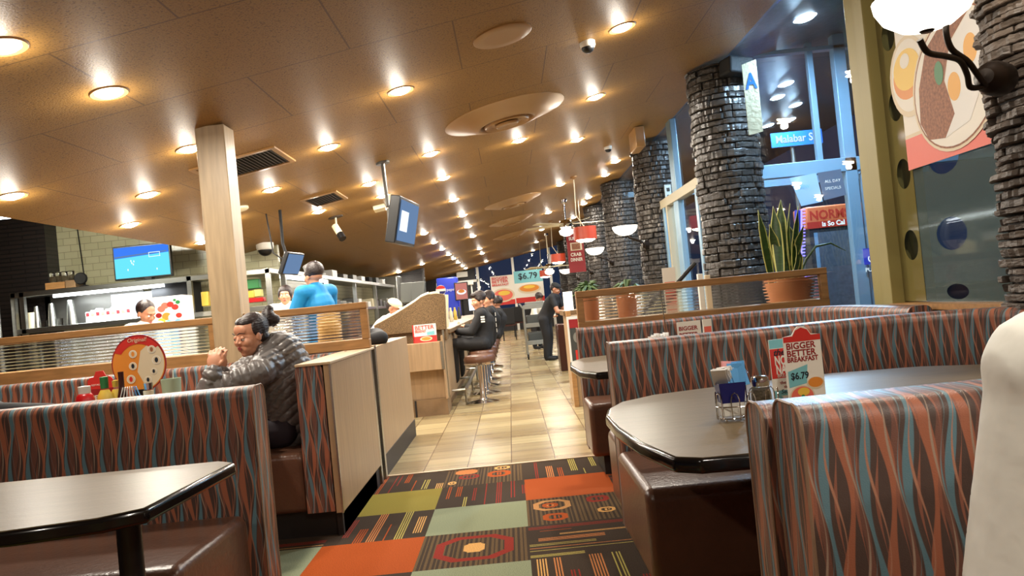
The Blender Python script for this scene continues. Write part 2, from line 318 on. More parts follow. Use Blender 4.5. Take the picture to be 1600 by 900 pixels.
# ---- extruded profile with UVs along a path (booth backs, seats)
def sweep(m, path, prof, k, capk=None):
    """path [(x,y)] ; prof [(n,z)] n = offset to the right of travel; caps at both ends"""
    pts = [Vector((x, y, 0)) for x, y in path]; L = len(pts); npf = len(prof)
    pl = [0]; pv = [0]
    for i in range(1, L): pl.append(pl[-1]+(pts[i]-pts[i-1]).length)
    for i in range(1, npf): pv.append(pv[-1]+math.dist(prof[i], prof[i-1]))
    vs = []
    for i, p in enumerate(pts):
        a = pts[max(i-1, 0)]; b = pts[min(i+1, L-1)]; t = (b-a).normalized(); r = Vector((t.y, -t.x, 0))
        if 0 < i < L-1:
            t1 = (pts[i]-a).normalized(); cs = max(.4, t.dot(t1)); r = r/cs
        for n, z in prof: vs.append(p+r*n+Vector((0, 0, z)))
    fs = []; us = []
    for i in range(L-1):
        for j in range(npf-1):
            fs.append((i*npf+j, (i+1)*npf+j, (i+1)*npf+j+1, i*npf+j+1))
            us.append(((pl[i], pv[j]), (pl[i+1], pv[j]), (pl[i+1], pv[j+1]), (pl[i], pv[j+1])))
    for i in (0, L-1):
        fs.append(tuple(i*npf+j for j in range(npf))); us.append(tuple((n+.013, z) for n, z in prof))
    m.add(vs, fs, k, us)
def back_prof(n0, n1, z0, z1, r=.045):
    P = [(n0, z0), (n0, z1-r)]
    for i in range(1, 9): a = PI-PI/2*i/8; P.append((n0+r+r*math.cos(a), z1-r+r*math.sin(a)))
    for i in range(1, 9): a = PI/2-PI/2*i/8; P.append((n1-r+r*math.cos(a), z1-r+r*math.sin(a)))
    P.append((n1, z0)); P.append((n0, z0)); return P
def booth_back(root, path, n0, n1, z0, z1, name='backrest', r=.04):
    m = M(); sweep(m, path, back_prof(n0, n1, z0, z1, r), 'fabric'); o = m.build(name, root, smooth=True)
    # piping along both top seams and down the aisle end
    q = M()
    pts = [Vector((x, y, 0)) for x, y in path]; t = (pts[1]-pts[0]).normalized(); rr = Vector((t.y, -t.x, 0))
    for n in (n0, n1):
        sgn = 1 if n == n0 else -1
        loop = [pts[0]+rr*n+Vector((0, 0, z0))]+[pts[0]+rr*(n+sgn*r*(1-math.cos(a_)))+Vector((0, 0, z1-r+r*math.sin(a_))) for a_ in np.linspace(0, PI/2, 8)]
        q.tube(loop, .003, 'pipe', 6)
    q.tube([pts[0]+rr*(n0+r)+Vector((0, 0, z1)), pts[0]+rr*(n1-r)+Vector((0, 0, z1))], .003, 'pipe', 6)
    q.build('piping', o, smooth=True); return o
def cushion(root, path, n0, n1, z0, z1, name='seat', r=.05):
    m = M(); sweep(m, path, back_prof(n0, n1, z0, z1, r), 'leather'); return m.build(name, root, smooth=True, bevel=.03, seg=4)
def arcpath(pts, rad=.35, n=7):
    """round the corners of a polyline"""
    P = [Vector(p) for p in pts]; out = [P[0]]
    for i in range(1, len(P)-1):
        a = (P[i-1]-P[i]).normalized(); b = (P[i+1]-P[i]).normalized()
        s0 = P[i]+a*rad; s1 = P[i]+b*rad
        for j in range(n+1):
            t = j/n; out.append(s0*(1-t)**2+P[i]*2*t*(1-t)+s1*t*t)
    out.append(P[-1]); return [(p.x, p.y) for p in out]
# ---- blobs: one continuous remeshed surface from capsules and ellipsoids
def blob(name, shapes, k, parent, vox=.01, sm=6, fn=None):
    bm = bmesh.new()
    for sh in shapes:
        if sh[0] == 'c':
            _, a, ra, b, rb = sh; a = Vector(a); b = Vector(b); d = b-a; L = max(d.length, 1e-5); q = Vector((0, 0, 1)).rotation_difference(d)
            n = 14; rings = [(ra*math.cos(t), -ra*math.sin(t)) for t in (PI/2*.98, PI/3, PI/6)]+[(ra, 0), (rb, L)]+[(rb*math.cos(t), L+rb*math.sin(t)) for t in (PI/6, PI/3, PI/2*.98)]
            vv = [[bm.verts.new(a+q@Vector((r*math.cos(2*PI*i/n), r*math.sin(2*PI*i/n), z))) for i in range(n)] for r, z in rings]
            for j in range(len(rings)-1):
                for i in range(n): bm.faces.new((vv[j][i], vv[j][(i+1) % n], vv[j+1][(i+1) % n], vv[j+1][i]))
            bm.faces.new(vv[0][::-1]); bm.faces.new(vv[-1])
        else:
            _, ce, ra, R = sh if len(sh) == 4 else (*sh, Matrix.Identity(3))
            mx = Matrix.Translation(Vector(ce))@R.to_4x4()@Matrix.Diagonal((*ra, 1))
            bmesh.ops.create_uvsphere(bm, u_segments=18, v_segments=12, radius=1, matrix=mx)
    me = bpy.data.meshes.new('tmp'); bm.to_mesh(me); bm.free()
    o = bpy.data.objects.new('tmp', me); C.objects.link(o)
    r = o.modifiers.new('r', 'REMESH'); r.mode = 'VOXEL'; r.voxel_size = vox
    s_ = o.modifiers.new('s', 'SMOOTH'); s_.iterations = sm; s_.factor = .5
    nm = bpy.data.meshes.new_from_object(o.evaluated_get(bpy.context.evaluated_depsgraph_get()))
    bpy.data.objects.remove(o); nm.name = name
    n = len(nm.vertices); co = np.empty(n*3); nm.vertices.foreach_get('co', co); co = co.reshape(-1, 3)
    if fn is not None:
        no = np.empty(n*3); nm.vertex_normals.foreach_get('vector', no); co = fn(co, no.reshape(-1, 3))
    org = np.array(wl(parent)); nm.vertices.foreach_set('co', (co-org).ravel()); nm.update()
    nm.materials.clear(); nm.materials.append(K[k]); nm.shade_smooth()
    x = bpy.data.objects.new(name, nm); C.objects.link(x); x.parent = parent; WL[x.name] = Vector(org); return x
def headshapes(hc, fwd, up=(0, 0, 1), s=1.):
    f = Vector(fwd).normalized(); r = f.cross(Vector(up)).normalized(); u = r.cross(f); R = Matrix((r, f, u)).transposed(); hc = Vector(hc)
    P = lambda x, y, z: hc+R@Vector((x*s, y*s, z*s)); E = lambda x, y, z, a, b, d: ('e', P(x, y, z), (a*s, b*s, d*s), R)
    sh = [E(0, -.018, .028, .075, .092, .086), E(0, .02, -.02, .062, .062, .082), E(0, .032, -.078, .044, .046, .032), E(0, .062, -.094, .02, .02, .018),
          ('c', P(0, .078, .012), .008*s, P(0, .098, -.022), .0115*s), E(.011, .086, -.028, .009, .01, .008), E(-.011, .086, -.028, .009, .01, .008),
          E(.036, .052, -.022, .027, .024, .026), E(-.036, .052, -.022, .027, .024, .026), E(0, .066, .03, .05, .02, .014),
          E(0, .076, -.056, .022, .014, .012), E(.078, -.012, -.012, .009, .02, .031), E(-.078, -.012, -.012, .009, .02, .031)]
    return sh, P, E, R
def hand(w_, d, side, s=1., curl=.5, up=(0, 0, 1)):
    """shapes of a hand: wrist point, finger direction, side vector across the palm"""
    w_ = Vector(w_); d = Vector(d).normalized(); sd = Vector(side).normalized(); sd = (sd-d*sd.dot(d)).normalized(); n = d.cross(sd); sh = []
    pc = w_+d*.05*s; sh.append(('e', pc, (.042*s, .05*s, .017*s), Matrix((sd, d, n)).transposed()))
    for i, (o, L) in enumerate(((-.030, .066), (-.010, .076), (.011, .070), (.030, .054))):
        a = w_+d*.085*s+sd*o*s; b = a+(d*math.cos(curl*.6)+n*math.sin(curl*.6))*L*.5*s; e = b+(d*math.cos(curl*1.8)+n*math.sin(curl*1.8))*L*.5*s
        sh += [('c', a, .0088*s, b, .0083*s), ('c', b, .0083*s, e, .0072*s)]
    a = w_+d*.03*s-sd*.034*s; b = a+(d*.6-sd*.7+n*.2).normalized()*.035*s; e = b+(d*.9-sd*.1+n*.5).normalized()*.03*s
    sh += [('c', a, .012*s, b, .010*s), ('c', b, .010*s, e, .0085*s)]
    return sh
def human(label, J, cloth, skin='skin', hair='hair', vox=.012, cat='person', s=1., trousers='blackc', sleeve='long', cap=None, group=None, hairfn=None, base=None, face=True, shoes=True):
    """J: head, fwd, neck, chest, pelvis, sh/el/wr pairs, hip/kn/an pairs"""
    g = {k: ([Vector(p) for p in v] if isinstance(v, (list,)) else Vector(v)) for k, v in J.items()}
    root = thing('person', label, cat, base or (g['pelvis'].x, g['pelvis'].y, 0), group)
    hs, P, E, R = headshapes(g['head'], g['fwd'], J.get('up', (0, 0, 1)), s)
    b = list(hs); b.append(('c', g['neck'], .052*s, g['head']+Vector((0, 0, -.04)), .05*s))
    tors = [('c', g['pelvis'], .125*s, (g['pelvis']+g['chest'])/2, .115*s), ('c', (g['pelvis']+g['chest'])/2, .115*s, g['chest'], .13*s), ('c', g['chest'], .125*s, g['neck'], .055*s),
            ('c', g['sh'][0], .058*s, g['sh'][1], .058*s), ('c', g['chest'], .12*s, (g['sh'][0]+g['sh'][1])/2, .085*s),
            ('c', g['hip'][0], .085*s, g['hip'][1], .085*s)]
    arms = []; legs = []; hands = []
    for i in (0, 1):
        arms += [('c', g['sh'][i], .052*s, g['el'][i], .041*s)]
        arms += [('c', g['el'][i], .041*s, g['wr'][i], .029*s)]
        d = (g['wr'][i]-g['el'][i]).normalized(); sd = d.cross(Vector((0, 0, 1)) if abs(d.z) < .9 else Vector((1, 0, 0)))
        hands += hand(g['wr'][i], J['hd'][i] if 'hd' in J else d, sd if i else -sd, s, .6)
        legs += [('c', g['hip'][i], .085*s, g['kn'][i], .058*s), ('c', g['kn'][i], .058*s, g['an'][i], .042*s)]
    blob('body', b+tors+arms+hands+legs, skin, root, min(vox, .009), 3)
    inf = lambda L, e: [('c', a, ra+e, b_, rb+e) for _, a, ra, b_, rb in L]
    sl = arms if sleeve == 'long' else [arms[0], arms[2]] 
    if sleeve == 'long': sl = [arms[0], ('c', arms[1][1], arms[1][2], arms[1][3]-(arms[1][3]-arms[1][1]).normalized()*.02, arms[1][4]), arms[2], ('c', arms[3][1], arms[3][2], arms[3][3]-(arms[3][3]-arms[3][1]).normalized()*.02, arms[3][4])]
    else: sl = [('c', a[1], a[2], a[1].lerp(a[3], .6), a[4]) for a in (arms[0], arms[2])]
    tt = [tors[0], tors[1], ('c', g['chest'], .125*s, g['chest'].lerp(g['neck'], .7), .075*s)]+tors[3:]
    blob('shirt', inf(tt+sl, .016*s), cloth, root, vox, 4)
    blob('trousers', inf([('c', g['pelvis'], .12*s, g['pelvis']+Vector((0, 0, .01)), .12*s), tors[5]]+legs, .014*s), trousers, root, vox, 3)
    if shoes:
        for i in (0, 1):
            fw = J.get('toe', (g['fwd'].x, g['fwd'].y, 0)); fw = Vector(fw).normalized(); a = g['an'][i]
            blob('shoe', [('c', (a.x, a.y, a.z-.035), .042, a+fw*.15-Vector((0, 0, .045)), .036), ('c', a, .048, (a.x, a.y, a.z-.03), .048)], 'matte', root, .012, 3)
    if cap: 
        blob('cap', [E(0, -.015, .06, .084, .1, .06), E(0, .09, .045, .055, .06, .008)], cap, root, .008, 3)
        blob('hair', [E(0, -.035, .02, .08, .085, .075)], hair, root, .009, 2)
    else:
        blob('hair', hairfn(E, P) if hairfn else [E(0, -.028, .048, .085, .098, .086), E(0, .03, .088, .064, .055, .032), E(.07, -.01, .02, .018, .04, .04), E(-.07, -.01, .02, .018, .04, .04)], hair, root, .009, 2)
    if face:
        for sx in (-1, 1):
            m = M(); m.lathe([(.011*s*math.sin(t), .011*s*math.cos(t)) for t in np.linspace(0.01, PI-.01, 8)], 'eyew', P(sx*.03, .069, .004), 10); m.lathe([(.0001, .006*s), (.006*s, .003*s)], 'ink', P(sx*.03, .0735, .003), 10, R@Vector((0, 1, 0))); m.build('eye', root, smooth=True)
            blob('eyebrow', [('c', P(sx*.015, .081, .026), .004*s, P(sx*.046, .067, .028), .003*s)], 'hair', root, .004, 1)
        blob('lips', [E(0, .085, -.056, .02, .008, .007)], 'lips', root, .004, 1)
    return root, P, E, g
# ------------------------------------------------------------------ room shell
CA, CB = 2.89, .175                       # sloping ceiling z = CA + CB x
cz = lambda x: CA+CB*x
XL, XR, YF = -3.91, 2.30, 32.0
def slope_plane(x0, x1, y0, y1, za, zb, th, k):
    m = M(); vs = [(x, y, z+t) for t in (0, th) for x, z in ((x0, za), (x1, zb)) for y in (y0, y1)]
    return m.add(vs, [(0, 1, 3, 2), (4, 6, 7, 5), (0, 4, 5, 1), (2, 3, 7, 6), (0, 2, 6, 4), (1, 5, 7, 3)], k)
struct(slope_plane(XL, XR, -3, YF, cz(XL), cz(XR), .12, 'ceil').build('ceiling'))
struct(slope_plane(-9.5, XL, -3, YF, cz(XL)+.4*(XL+9.5), cz(XL), .12, 'ceil').build('ceiling_kitchen'))
struct(slope_plane(XR, 7.0, 2.0, YF, cz(XR), cz(7.0), .12, 'canopy').build('ceiling_canopy'))
m = M(); m.box(-9.5, XR, 5.66, YF, -.05, 0, 'floortile'); struct(m.build('floor'))
m = M(); m.box(2.34, 22, -3, 45, -.06, -.01, 'asphalt'); struct(m.build('floor_outside'))
# carpet: tiles with their own patterns, as colour attribute on a fine grid
def carpet():
    m = bpy.data.materials.new('patterned_carpet'); m.use_nodes = True; nt = m.node_tree; b = nt.nodes['Principled BSDF']; b.inputs['Roughness'].default_value = .95
    b.inputs['Specular IOR Level'].default_value = .1
    a = nt.nodes.new('ShaderNodeVertexColor'); a.layer_name = 'pattern'
    tc = nt.nodes.new('ShaderNodeTexCoord'); n = nt.nodes.new('ShaderNodeTexNoise'); n.inputs['Scale'].default_value = 230; nt.links.new(tc.outputs['Object'], n.inputs['Vector'])
    r = nt.nodes.new('ShaderNodeMapRange'); r.inputs['From Min'].default_value = .3; r.inputs['From Max'].default_value = .7; r.inputs['To Min'].default_value = .65; r.inputs['To Max'].default_value = 1.35
    nt.links.new(n.outputs['Fac'], r.inputs['Value']); v = nt.nodes.new('ShaderNodeVectorMath'); v.operation = 'SCALE'
    nt.links.new(a.outputs[0], v.inputs[0]); nt.links.new(r.outputs[0], v.inputs['Scale']); nt.links.new(v.outputs[0], b.inputs['Base Color'])
    return m
K['carpet'] = carpet()
DB = c(62, 50, 40); OR = c(162, 74, 28); OL = c(138, 124, 54); GR = c(134, 140, 112); RD = c(134, 44, 34); TN = c(206, 156, 92); YG = c(176, 160, 84)
def pattern(kind, U, V, rng):
    """U,V in 0..1 arrays -> rgb"""
    col = np.empty(U.shape+(3,)); col[:] = DB[:3]
    if kind in ('or', 'ol', 'gr'):
        col[:] = {'or': OR, 'ol': OL, 'gr': GR}[kind][:3]; return col
    if kind in ('sy', 'sx', 'sb'):
        a, b = (U, V) if kind != 'sx' else (V, U)
        x = .03
        while x < .97:
            cc = [OR, TN, RD, YG, c(190, 120, 70)][rng.integers(5)]; nl = rng.integers(1, 5) if kind != 'sb' else rng.integers(2, 6); y0 = 0 if rng.random() < .55 else rng.random()*.5; y1 = 1 if rng.random() < .5 else y0+.25+rng.random()*.4
            for i in range(nl):
                msk = (a > x) & (a < x+.011) & (b >= y0) & (b <= y1); col[msk] = cc[:3]; x += .023
            x += .03+rng.random()*.07
        return col
    st = (np.floor(U*46) % 2 == 0); col[st] = c(96, 76, 52)[:3]
    if kind == 'ring': L = [(.5, .5, .36, .36, RD, .07), (.5, .5, .10, .13, TN, .2)]
    elif kind == 'rings': L = [(.27, .7, .20, .2, c(180, 130, 80), .05), (.25, .7, .08, .09, OR, .04), (.76, .78, .12, .13, RD, .05), (.28, .24, .13, .13, OR, .05), (.8, .33, .09, .09, TN, .03)]
    else: L = [(.25, .78, .14, .14, c(190, 120, 70), .2), (.3, .48, .13, .12, RD, .04), (.68, .5, .15, .17, OR, .06), (.72, .84, .1, .1, TN, .03), (.1, .2, .05, .08, TN, .03)]
    for cx, cy, rx, ry, cc, th in L:
        dx = np.abs(U-cx); dy = np.abs(V-cy); d = np.maximum(np.maximum(dx/rx, dy/ry), (dx/rx+dy/ry)/1.5); w_ = th/max(rx, ry)*1.2
        col[(d < 1) & (d > 1-w_)] = cc[:3]
        if kind != 'ring' or rx < .2: col[(d < .35) & st] = cc[:3]
    return col
TX, TY, TS = -.02, 5.65, .529
rows = {-3: ['sx', 'or', 'sy', 'ring', 'ol', 'sy', 'gr', 'sx', 'sy', 'or'], -2: ['sy', 'sx', 'sx', 'gr', 'or', 'sy', 'sy', 'ol', 'sx', 'sy'],
        -1: ['sy', 'ol', 'sy', 'or', 'sx', 'gr', 'sy', 'or', 'sx', 'gr'], 0: ['shp', 'sy', 'gr', 'ring', 'gr', 'sy', 'or', 'sx', 'ring', 'sy'],
        1: ['sy', 'or', 'rings', 'sx', 'sb', 'ol', 'sy', 'ring', 'or', 'sx'], 2: ['ol', 'sx', 'sy', 'gr', 'sx', 'ring', 'sy', 'or', 'sy', 'gr']}
vsA = []; fsA = []; colA = []; NG = 84
for i in range(-7, 5):
    for j in range(17):
        x1 = TX+TS*i; x0 = x1-TS; y1 = TY-TS*j; y0 = y1-TS
        if x1 < -3.8 or x0 > 2.4: continue
        vis = i in rows and j < 6; n = NG if vis else 12
        kind = rows[i][j] if (i in rows and j < 10) else ['sy', 'or', 'sx', 'gr', 'sy', 'ol', 'ring'][(i*3+j*5) % 7]
        g = np.linspace(0, 1, n+1); UU, VV = np.meshgrid(g, g); mid = pattern(kind, *(np.meshgrid((g[:-1]+g[1:])/2, (g[:-1]+g[1:])/2)), np.random.default_rng(i*31+j*7+400))
        o = len(vsA); vsA += np.stack([x0+UU*TS, y0+VV*TS, np.full_like(UU, 0.)], -1).reshape(-1, 3).tolist()
        a = np.arange(n)[None, :]+np.arange(n)[:, None]*(n+1)+o
        fsA += np.stack([a, a+1, a+n+2, a+n+1], -1).reshape(-1, 4).tolist(); colA.append(mid.reshape(-1, 3))
me = bpy.data.meshes.new('floor_carpet'); me.from_pydata(vsA, [], fsA); me.materials.append(K['carpet'])
ca_ = me.color_attributes.new('pattern', 'FLOAT_COLOR', 'CORNER'); cc_ = np.repeat(np.concatenate(colA), 4, 0); ca_.data.foreach_set('color', np.hstack([cc_, np.ones((len(cc_), 1))]).ravel())
o = bpy.data.objects.new('floor_carpet', me); C.objects.link(o); struct(o)
m = M(); m.box(-1.0, .5, 5.635, 5.67, 0, .005, 'ptan'); struct(m.build('trim_1'))
# walls
m = M(); m.box(-6.47, -3.3, 11.5, 11.6, 0, 4.2, 'walltile'); struct(m.build('wall_kitchen'))
m = M(); m.box(-9.5, -6.47, 11.2, 11.6, 0, 4.4, 'darkbrick'); struct(m.build('wall_brick'))
m = M(); m.box(-4.7, -4.6, 11.6, YF, 0, 3.2, 'walltile'); struct(m.build('wall_left'))
m = M(); m.box(-9.6, -9.5, -3, 11.6, 0, 4.6, 'wall'); struct(m.build('wall_left_far'))
m = M(); m.box(-9.5, XR, -3.1, -3, 0, 4.4, 'wall'); struct(m.build('wall_rear'))
m = M(); m.box(-4.6, -1.3, YF, YF+.1, 0, 3.2, 'dwall'); m.box(-1.3, XR+1, YF, YF+.1, 0, .9, 'dwall'); struct(m.build('wall_far'))
m = M(); m.box(-1.3, XR+1, YF+.03, YF+.04, .9, 3.4, 'glass'); struct(m.build('window_1'))
m = M()
for x in (-1.2, .25, 1.75): m.box(x-.05, x+.05, YF-.05, YF+.05, 0 if x > 0 else .9, cz(x), 'white')
m.box(-2.9, -1.2, YF-.05, YF+.02, 2.1, 2.2, 'white'); m.box(-1.2, 2.3, YF-.05, YF+.02, .85, .92, 'white'); struct(m.build('trim_2'))
m = M()                                    # low sill wall under the side windows, and panes between the stone columns
m.box(XR-.04, XR+.06, -3, 2.9, 0, 3.3, 'wall'); m.box(XR-.04, XR+.06, 2.9, 4.6, 0, .90, 'wall'); m.box(XR-.04, XR+.06, 4.9, 9.0, 0, .55, 'wall'); m.box(XR-.04, XR+.06, 11.8, YF, 0, .7, 'wall')
struct(m.build('wall_right'))
COLY = [3.2, 7.8, 11.45, 15.2, 18.9, 22.5, 26.1, 29.8]
for i, (a, b) in enumerate(((2.9, 4.6), (4.9, 7.7), (8.0, 11.3), (11.6, 15.0), (15.3, 18.8), (19.0, 22.4), (22.6, 29.6))):
    m = M(); m.box(XR, XR+.012, a, b, .9 if i == 0 else .55, cz(XR)-.02, 'glass'); struct(m.build('window_%d' % (i+2)))
m = M(); m.box(2.22, 2.36, 4.6, 4.72, .9, cz(2.22), 'olive'); m.box(2.25, 2.33, 4.72, 4.9, .9, cz(2.25), 'olive'); struct(m.build('trim_3', bevel=.006))
m = M(); m.box(2.76, 2.96, 5.5, 5.62, 0, cz(2.76), 'olive'); struct(m.build('trim_4'))
m = M(); m.box(2.2, 2.36, 3.2, 4.6, .895, .925, 'oak'); struct(m.build('trim_5'))
# mullion and door frame between the second and third stone column
m = M(); m.box(2.26, 2.34, 10.1, 10.35, 0, cz(2.3), 'blueframe'); struct(m.build('trim_6', bevel=.01))
m = M(); m.box(2.24, 2.34, 8.2, 11.3, 2.24, 2.36, 'paleframe'); m.box(2.24, 2.34, 10.7, 10.78, 0, 2.24, 'paleframe'); m.box(2.24, 2.34, 10.9, 11.0, 0, 2.24, 'blueframe'); m.box(2.24, 2.34, 9.0, 9.1, 0, 2.24, 'blueframe'); struct(m.build('door_1', bevel=.006))
# entrance vestibule window wall seen through the side glass
YV = 7.9
m = M()
for x, w_ in ((3.52, .12), (4.08, .10), (5.2, .08)): m.box(x-w_/2, x+w_/2, YV-.05, YV+.05, 0, cz(x), 'blueframe')
m.box(3.20, 3.26, YV-.03, YV+.03, 2.26, cz(3.2), 'blueframe')
m.box(2.55, 5.2, YV-.05, YV+.05, 2.12, 2.26, 'blueframe'); m.box(2.55, 5.2, YV-.05, YV+.05, cz(2.55)+.02, cz(2.55)+.06, 'blueframe'); m.box(3.62, 4.04, YV-.04, YV+.04, 0, .25, 'blueframe'); m.box(3.62, 3.70, YV-.04, YV+.04, .25, 2.1, 'blueframe'); m.box(3.7, 4.04, YV-.04, YV+.02, .95, 1.0, 'blueframe')
struct(m.build('trim_7', bevel=.006))
m = M(); m.box(2.55, 5.2, YV+.0, YV+.008, .0, 3.3, 'glass'); struct(m.build('window_9'))
m = M(); m.box(2.34, 6.5, 11.9, 12.0, 2.5, 2.62, 'blueframe'); m.box(2.34, 6.5, 14.9, 15.0, 2.9, 3.0, 'blueframe'); struct(m.build('trim_8'))
# ------------------------------------------------------------------ stone columns
def stone_column(x, y, R, h, rowh, kmat, label, arcw=.17, jit=.018, seed=1):
    rg = random.Random(seed); m = M(); m.lathe([(R-.03, 0), (R-.03, h)], 'stonebk', (x, y, 0), 32)
    z = 0
    while z < h-.02:
        rh = min(rowh*rg.uniform(.75, 1.25), h-z); a = rg.random()*2; end = a+2*PI
        while a < end-.05:
            da = min(arcw*rg.uniform(.5, 1.5)/R, end-a); r1 = R+rg.uniform(-jit, jit); g = .003; n = max(2, int(da/.07)+1)
            zt = z+rh-g-rg.random()*rh*.12; zb = z+g*.5; vs = []
            tl = rg.uniform(-.006, .006)
            for i in range(n+1):
                t = a+g/R+(da-2*g/R)*i/n; e = .008 if i in (0, n) else 0; rr = r1+rg.uniform(-1, 1)*jit*.3
                wb = rg.uniform(-.06, .06)*rh
                for r_, zz in ((R-.05, zb), (rr-.006-e, zb+wb), (rr-e, zb+rh*.10+wb), (rr-e+tl, zt-rh*.10+wb), (rr-.006-e+tl, zt+wb), (R-.05, zt)): vs.append((x+r_*math.cos(t), y+r_*math.sin(t), zz))
            fs = []
            for i in range(n):
                for j in range(5): fs.append((i*6+j, (i+1)*6+j, (i+1)*6+j+1, i*6+j+1))
            fs += [tuple(range(6)), tuple(n*6+j for j in range(6))]
            m.add(vs, fs, kmat); a += da
        z += rh
    o = m.build('stone_column'); tag(o, label, 'column', 'stone columns along the window wall'); return o
def colh(x, R): return cz(x+R)-.003
labs = ['near rough grey-brown stone column carrying the large wall lamp, at right edge', 'big charcoal ledgestone column beside the snake plant, with the A card on it', 'charcoal stone column behind the cream door frame, next beyond the biggest full column',
        'charcoal stone column whose bowl lamp hangs just left of the door frame column', 'charcoal stone column behind the red hanging banner', 'small far stone column behind the banner, sixth along the windows', 'tiny distant stone column, seventh along the windows', 'furthest tiny stone column beside the far window posters']
for i, y in enumerate(COLY):
    if i == 0: stone_column(2.36, 3.2, .30, colh(2.36, .2), .034, 'stone2', labs[0], .26, .022, 3)
    else: stone_column(2.28, y, .32, colh(2.28, -.32), .068 if i < 3 else .085, 'stone', labs[i], .17 if i < 3 else .2, .015, i+10)
# ------------------------------------------------------------------ ceiling downlights
LR = {'over the window booths': [(1.01, 5.74), (1.03, 7.71), (1.02, 9.74), (1.06, 13.53), (1.06, 17.79), (1.08, 22.06), (1.09, 26.64), (1.1, 31.0)],
 'close to the stone columns': [(1.9, 12.58), (1.9, 13.92), (1.9, 16.94), (1.9, 18.03), (1.9, 20.99), (1.9, 22.68)],
 'over the aisle': [(-.65, 5.79), (-.67, 8.23), (-.67, 9.84), (-.69, 11.91), (-.68, 14.04), (-.70, 16.1), (-.71, 18.45), (-.72, 22.68), (-.72, 24.94), (-.74, 29.71)],
 'over the counter': [(-1.43, 6.83), (-1.45, 8.91), (-1.46, 9.91), (-1.49, 10.95), (-1.51, 15.18), (-1.53, 17.4), (-1.54, 19.58), (-1.55, 21.76), (-1.56, 23.77), (-1.57, 26.0), (-1.57, 28.4), (-1.57, 30.45)],
 'running past the wooden post': [(-2.1, 4.37), (-2.23, 5.79), (-2.25, 7.85), (-2.24, 9.76), (-2.38, 22.5)],
 'low beside the kitchen': [(-3.53, 5.75), (-2.99, 6.75), (-3.6, 7.68), (-3.0, 8.77), (-3.67, 9.65), (-3.14, 23.1)]}
ordinal = ['first', 'second', 'third', 'fourth', 'fifth', 'sixth', 'seventh', 'eighth', 'ninth', 'tenth', 'eleventh', 'twelfth', 'thirteenth', 'fourteenth', 'fifteenth', 'sixteenth', 'seventeenth', 'eighteenth']
ordn = ['nearest', 'second', 'third', 'fourth', 'fifth', 'sixth', 'seventh', 'eighth', 'ninth', 'tenth', 'eleventh', 'furthest']
tiltq = Vector((-CB, 0, 1)).normalized()
lamp_data = bpy.data.lights.new('downlight_lamp', 'AREA'); lamp_data.shape = 'DISK'; lamp_data.size = .14; lamp_data.energy = LAMP_W; lamp_data.color = LAMP_COL
glow_data = bpy.data.lights.new('downlight_glow', 'POINT'); glow_data.energy = GLOW_W; glow_data.color = LAMP_COL; glow_data.shadow_soft_size = .035
def downlight(x, y, label, grp='round ceiling downlights', first=[None]):
    loc = (x, y, cz(x))
    if first[0] is None:
        r = thing('ceiling_light', label, 'ceiling light', (x, y, cz(x)), grp)
        a = M(); a.lathe([(.075, -.001), (.098, -.008), (.105, -.002), (.105, .004)], 'ceilplate', (0, 0, 0), 24, tiltq); a1 = a.build('trim_ring', r, smooth=True, local=True)
        b = M(); b.lathe([(.0005, -.028), (.03, -.025), (.055, -.016), (.075, -.002), (.075, .002)], 'bulb', (0, 0, 0), 20, tiltq); b1 = b.build('bulb', r, smooth=True, local=True)
        l = bpy.data.objects.new('lamp_light', lamp_data); C.objects.link(l); l.parent = r; l.location = (0, 0, -.035)
        l2 = bpy.data.objects.new('lamp_glow', glow_data); C.objects.link(l2); l2.parent = r; l2.location = (0, 0, -.085)
        first[0] = (r, a1, b1, l, l2); return r
    r0 = first[0]; r = r0[0].copy(); C.objects.link(r); r.location = loc; r['label'] = label; r['group'] = grp
    for ch in r0[1:]: q = ch.copy(); C.objects.link(q); q.parent = r
    return r
for row, L in LR.items():
    for i, (x, y) in enumerate(L): 
        nm = 'furthest' if i == len(L)-1 else ordn[i]
        downlight(x, y, '%s glowing round downlight of the ceiling row %s' % (nm, row))
downlight(.28, 8.79, 'lone glowing round downlight just beyond the big round air diffuser'); downlight(-2.15, 3.53, 'glowing downlight cut by the left edge of the ceiling, above the near left booth')
for x, y in ((.6, .4), (-1.6, -.5), (1.5, 2.6), (1.6, -.8)): downlight(x, y, 'added unseen round downlight in the ceiling overhead, lighting the foreground')  # unseen downlights added to light the near tables and booths
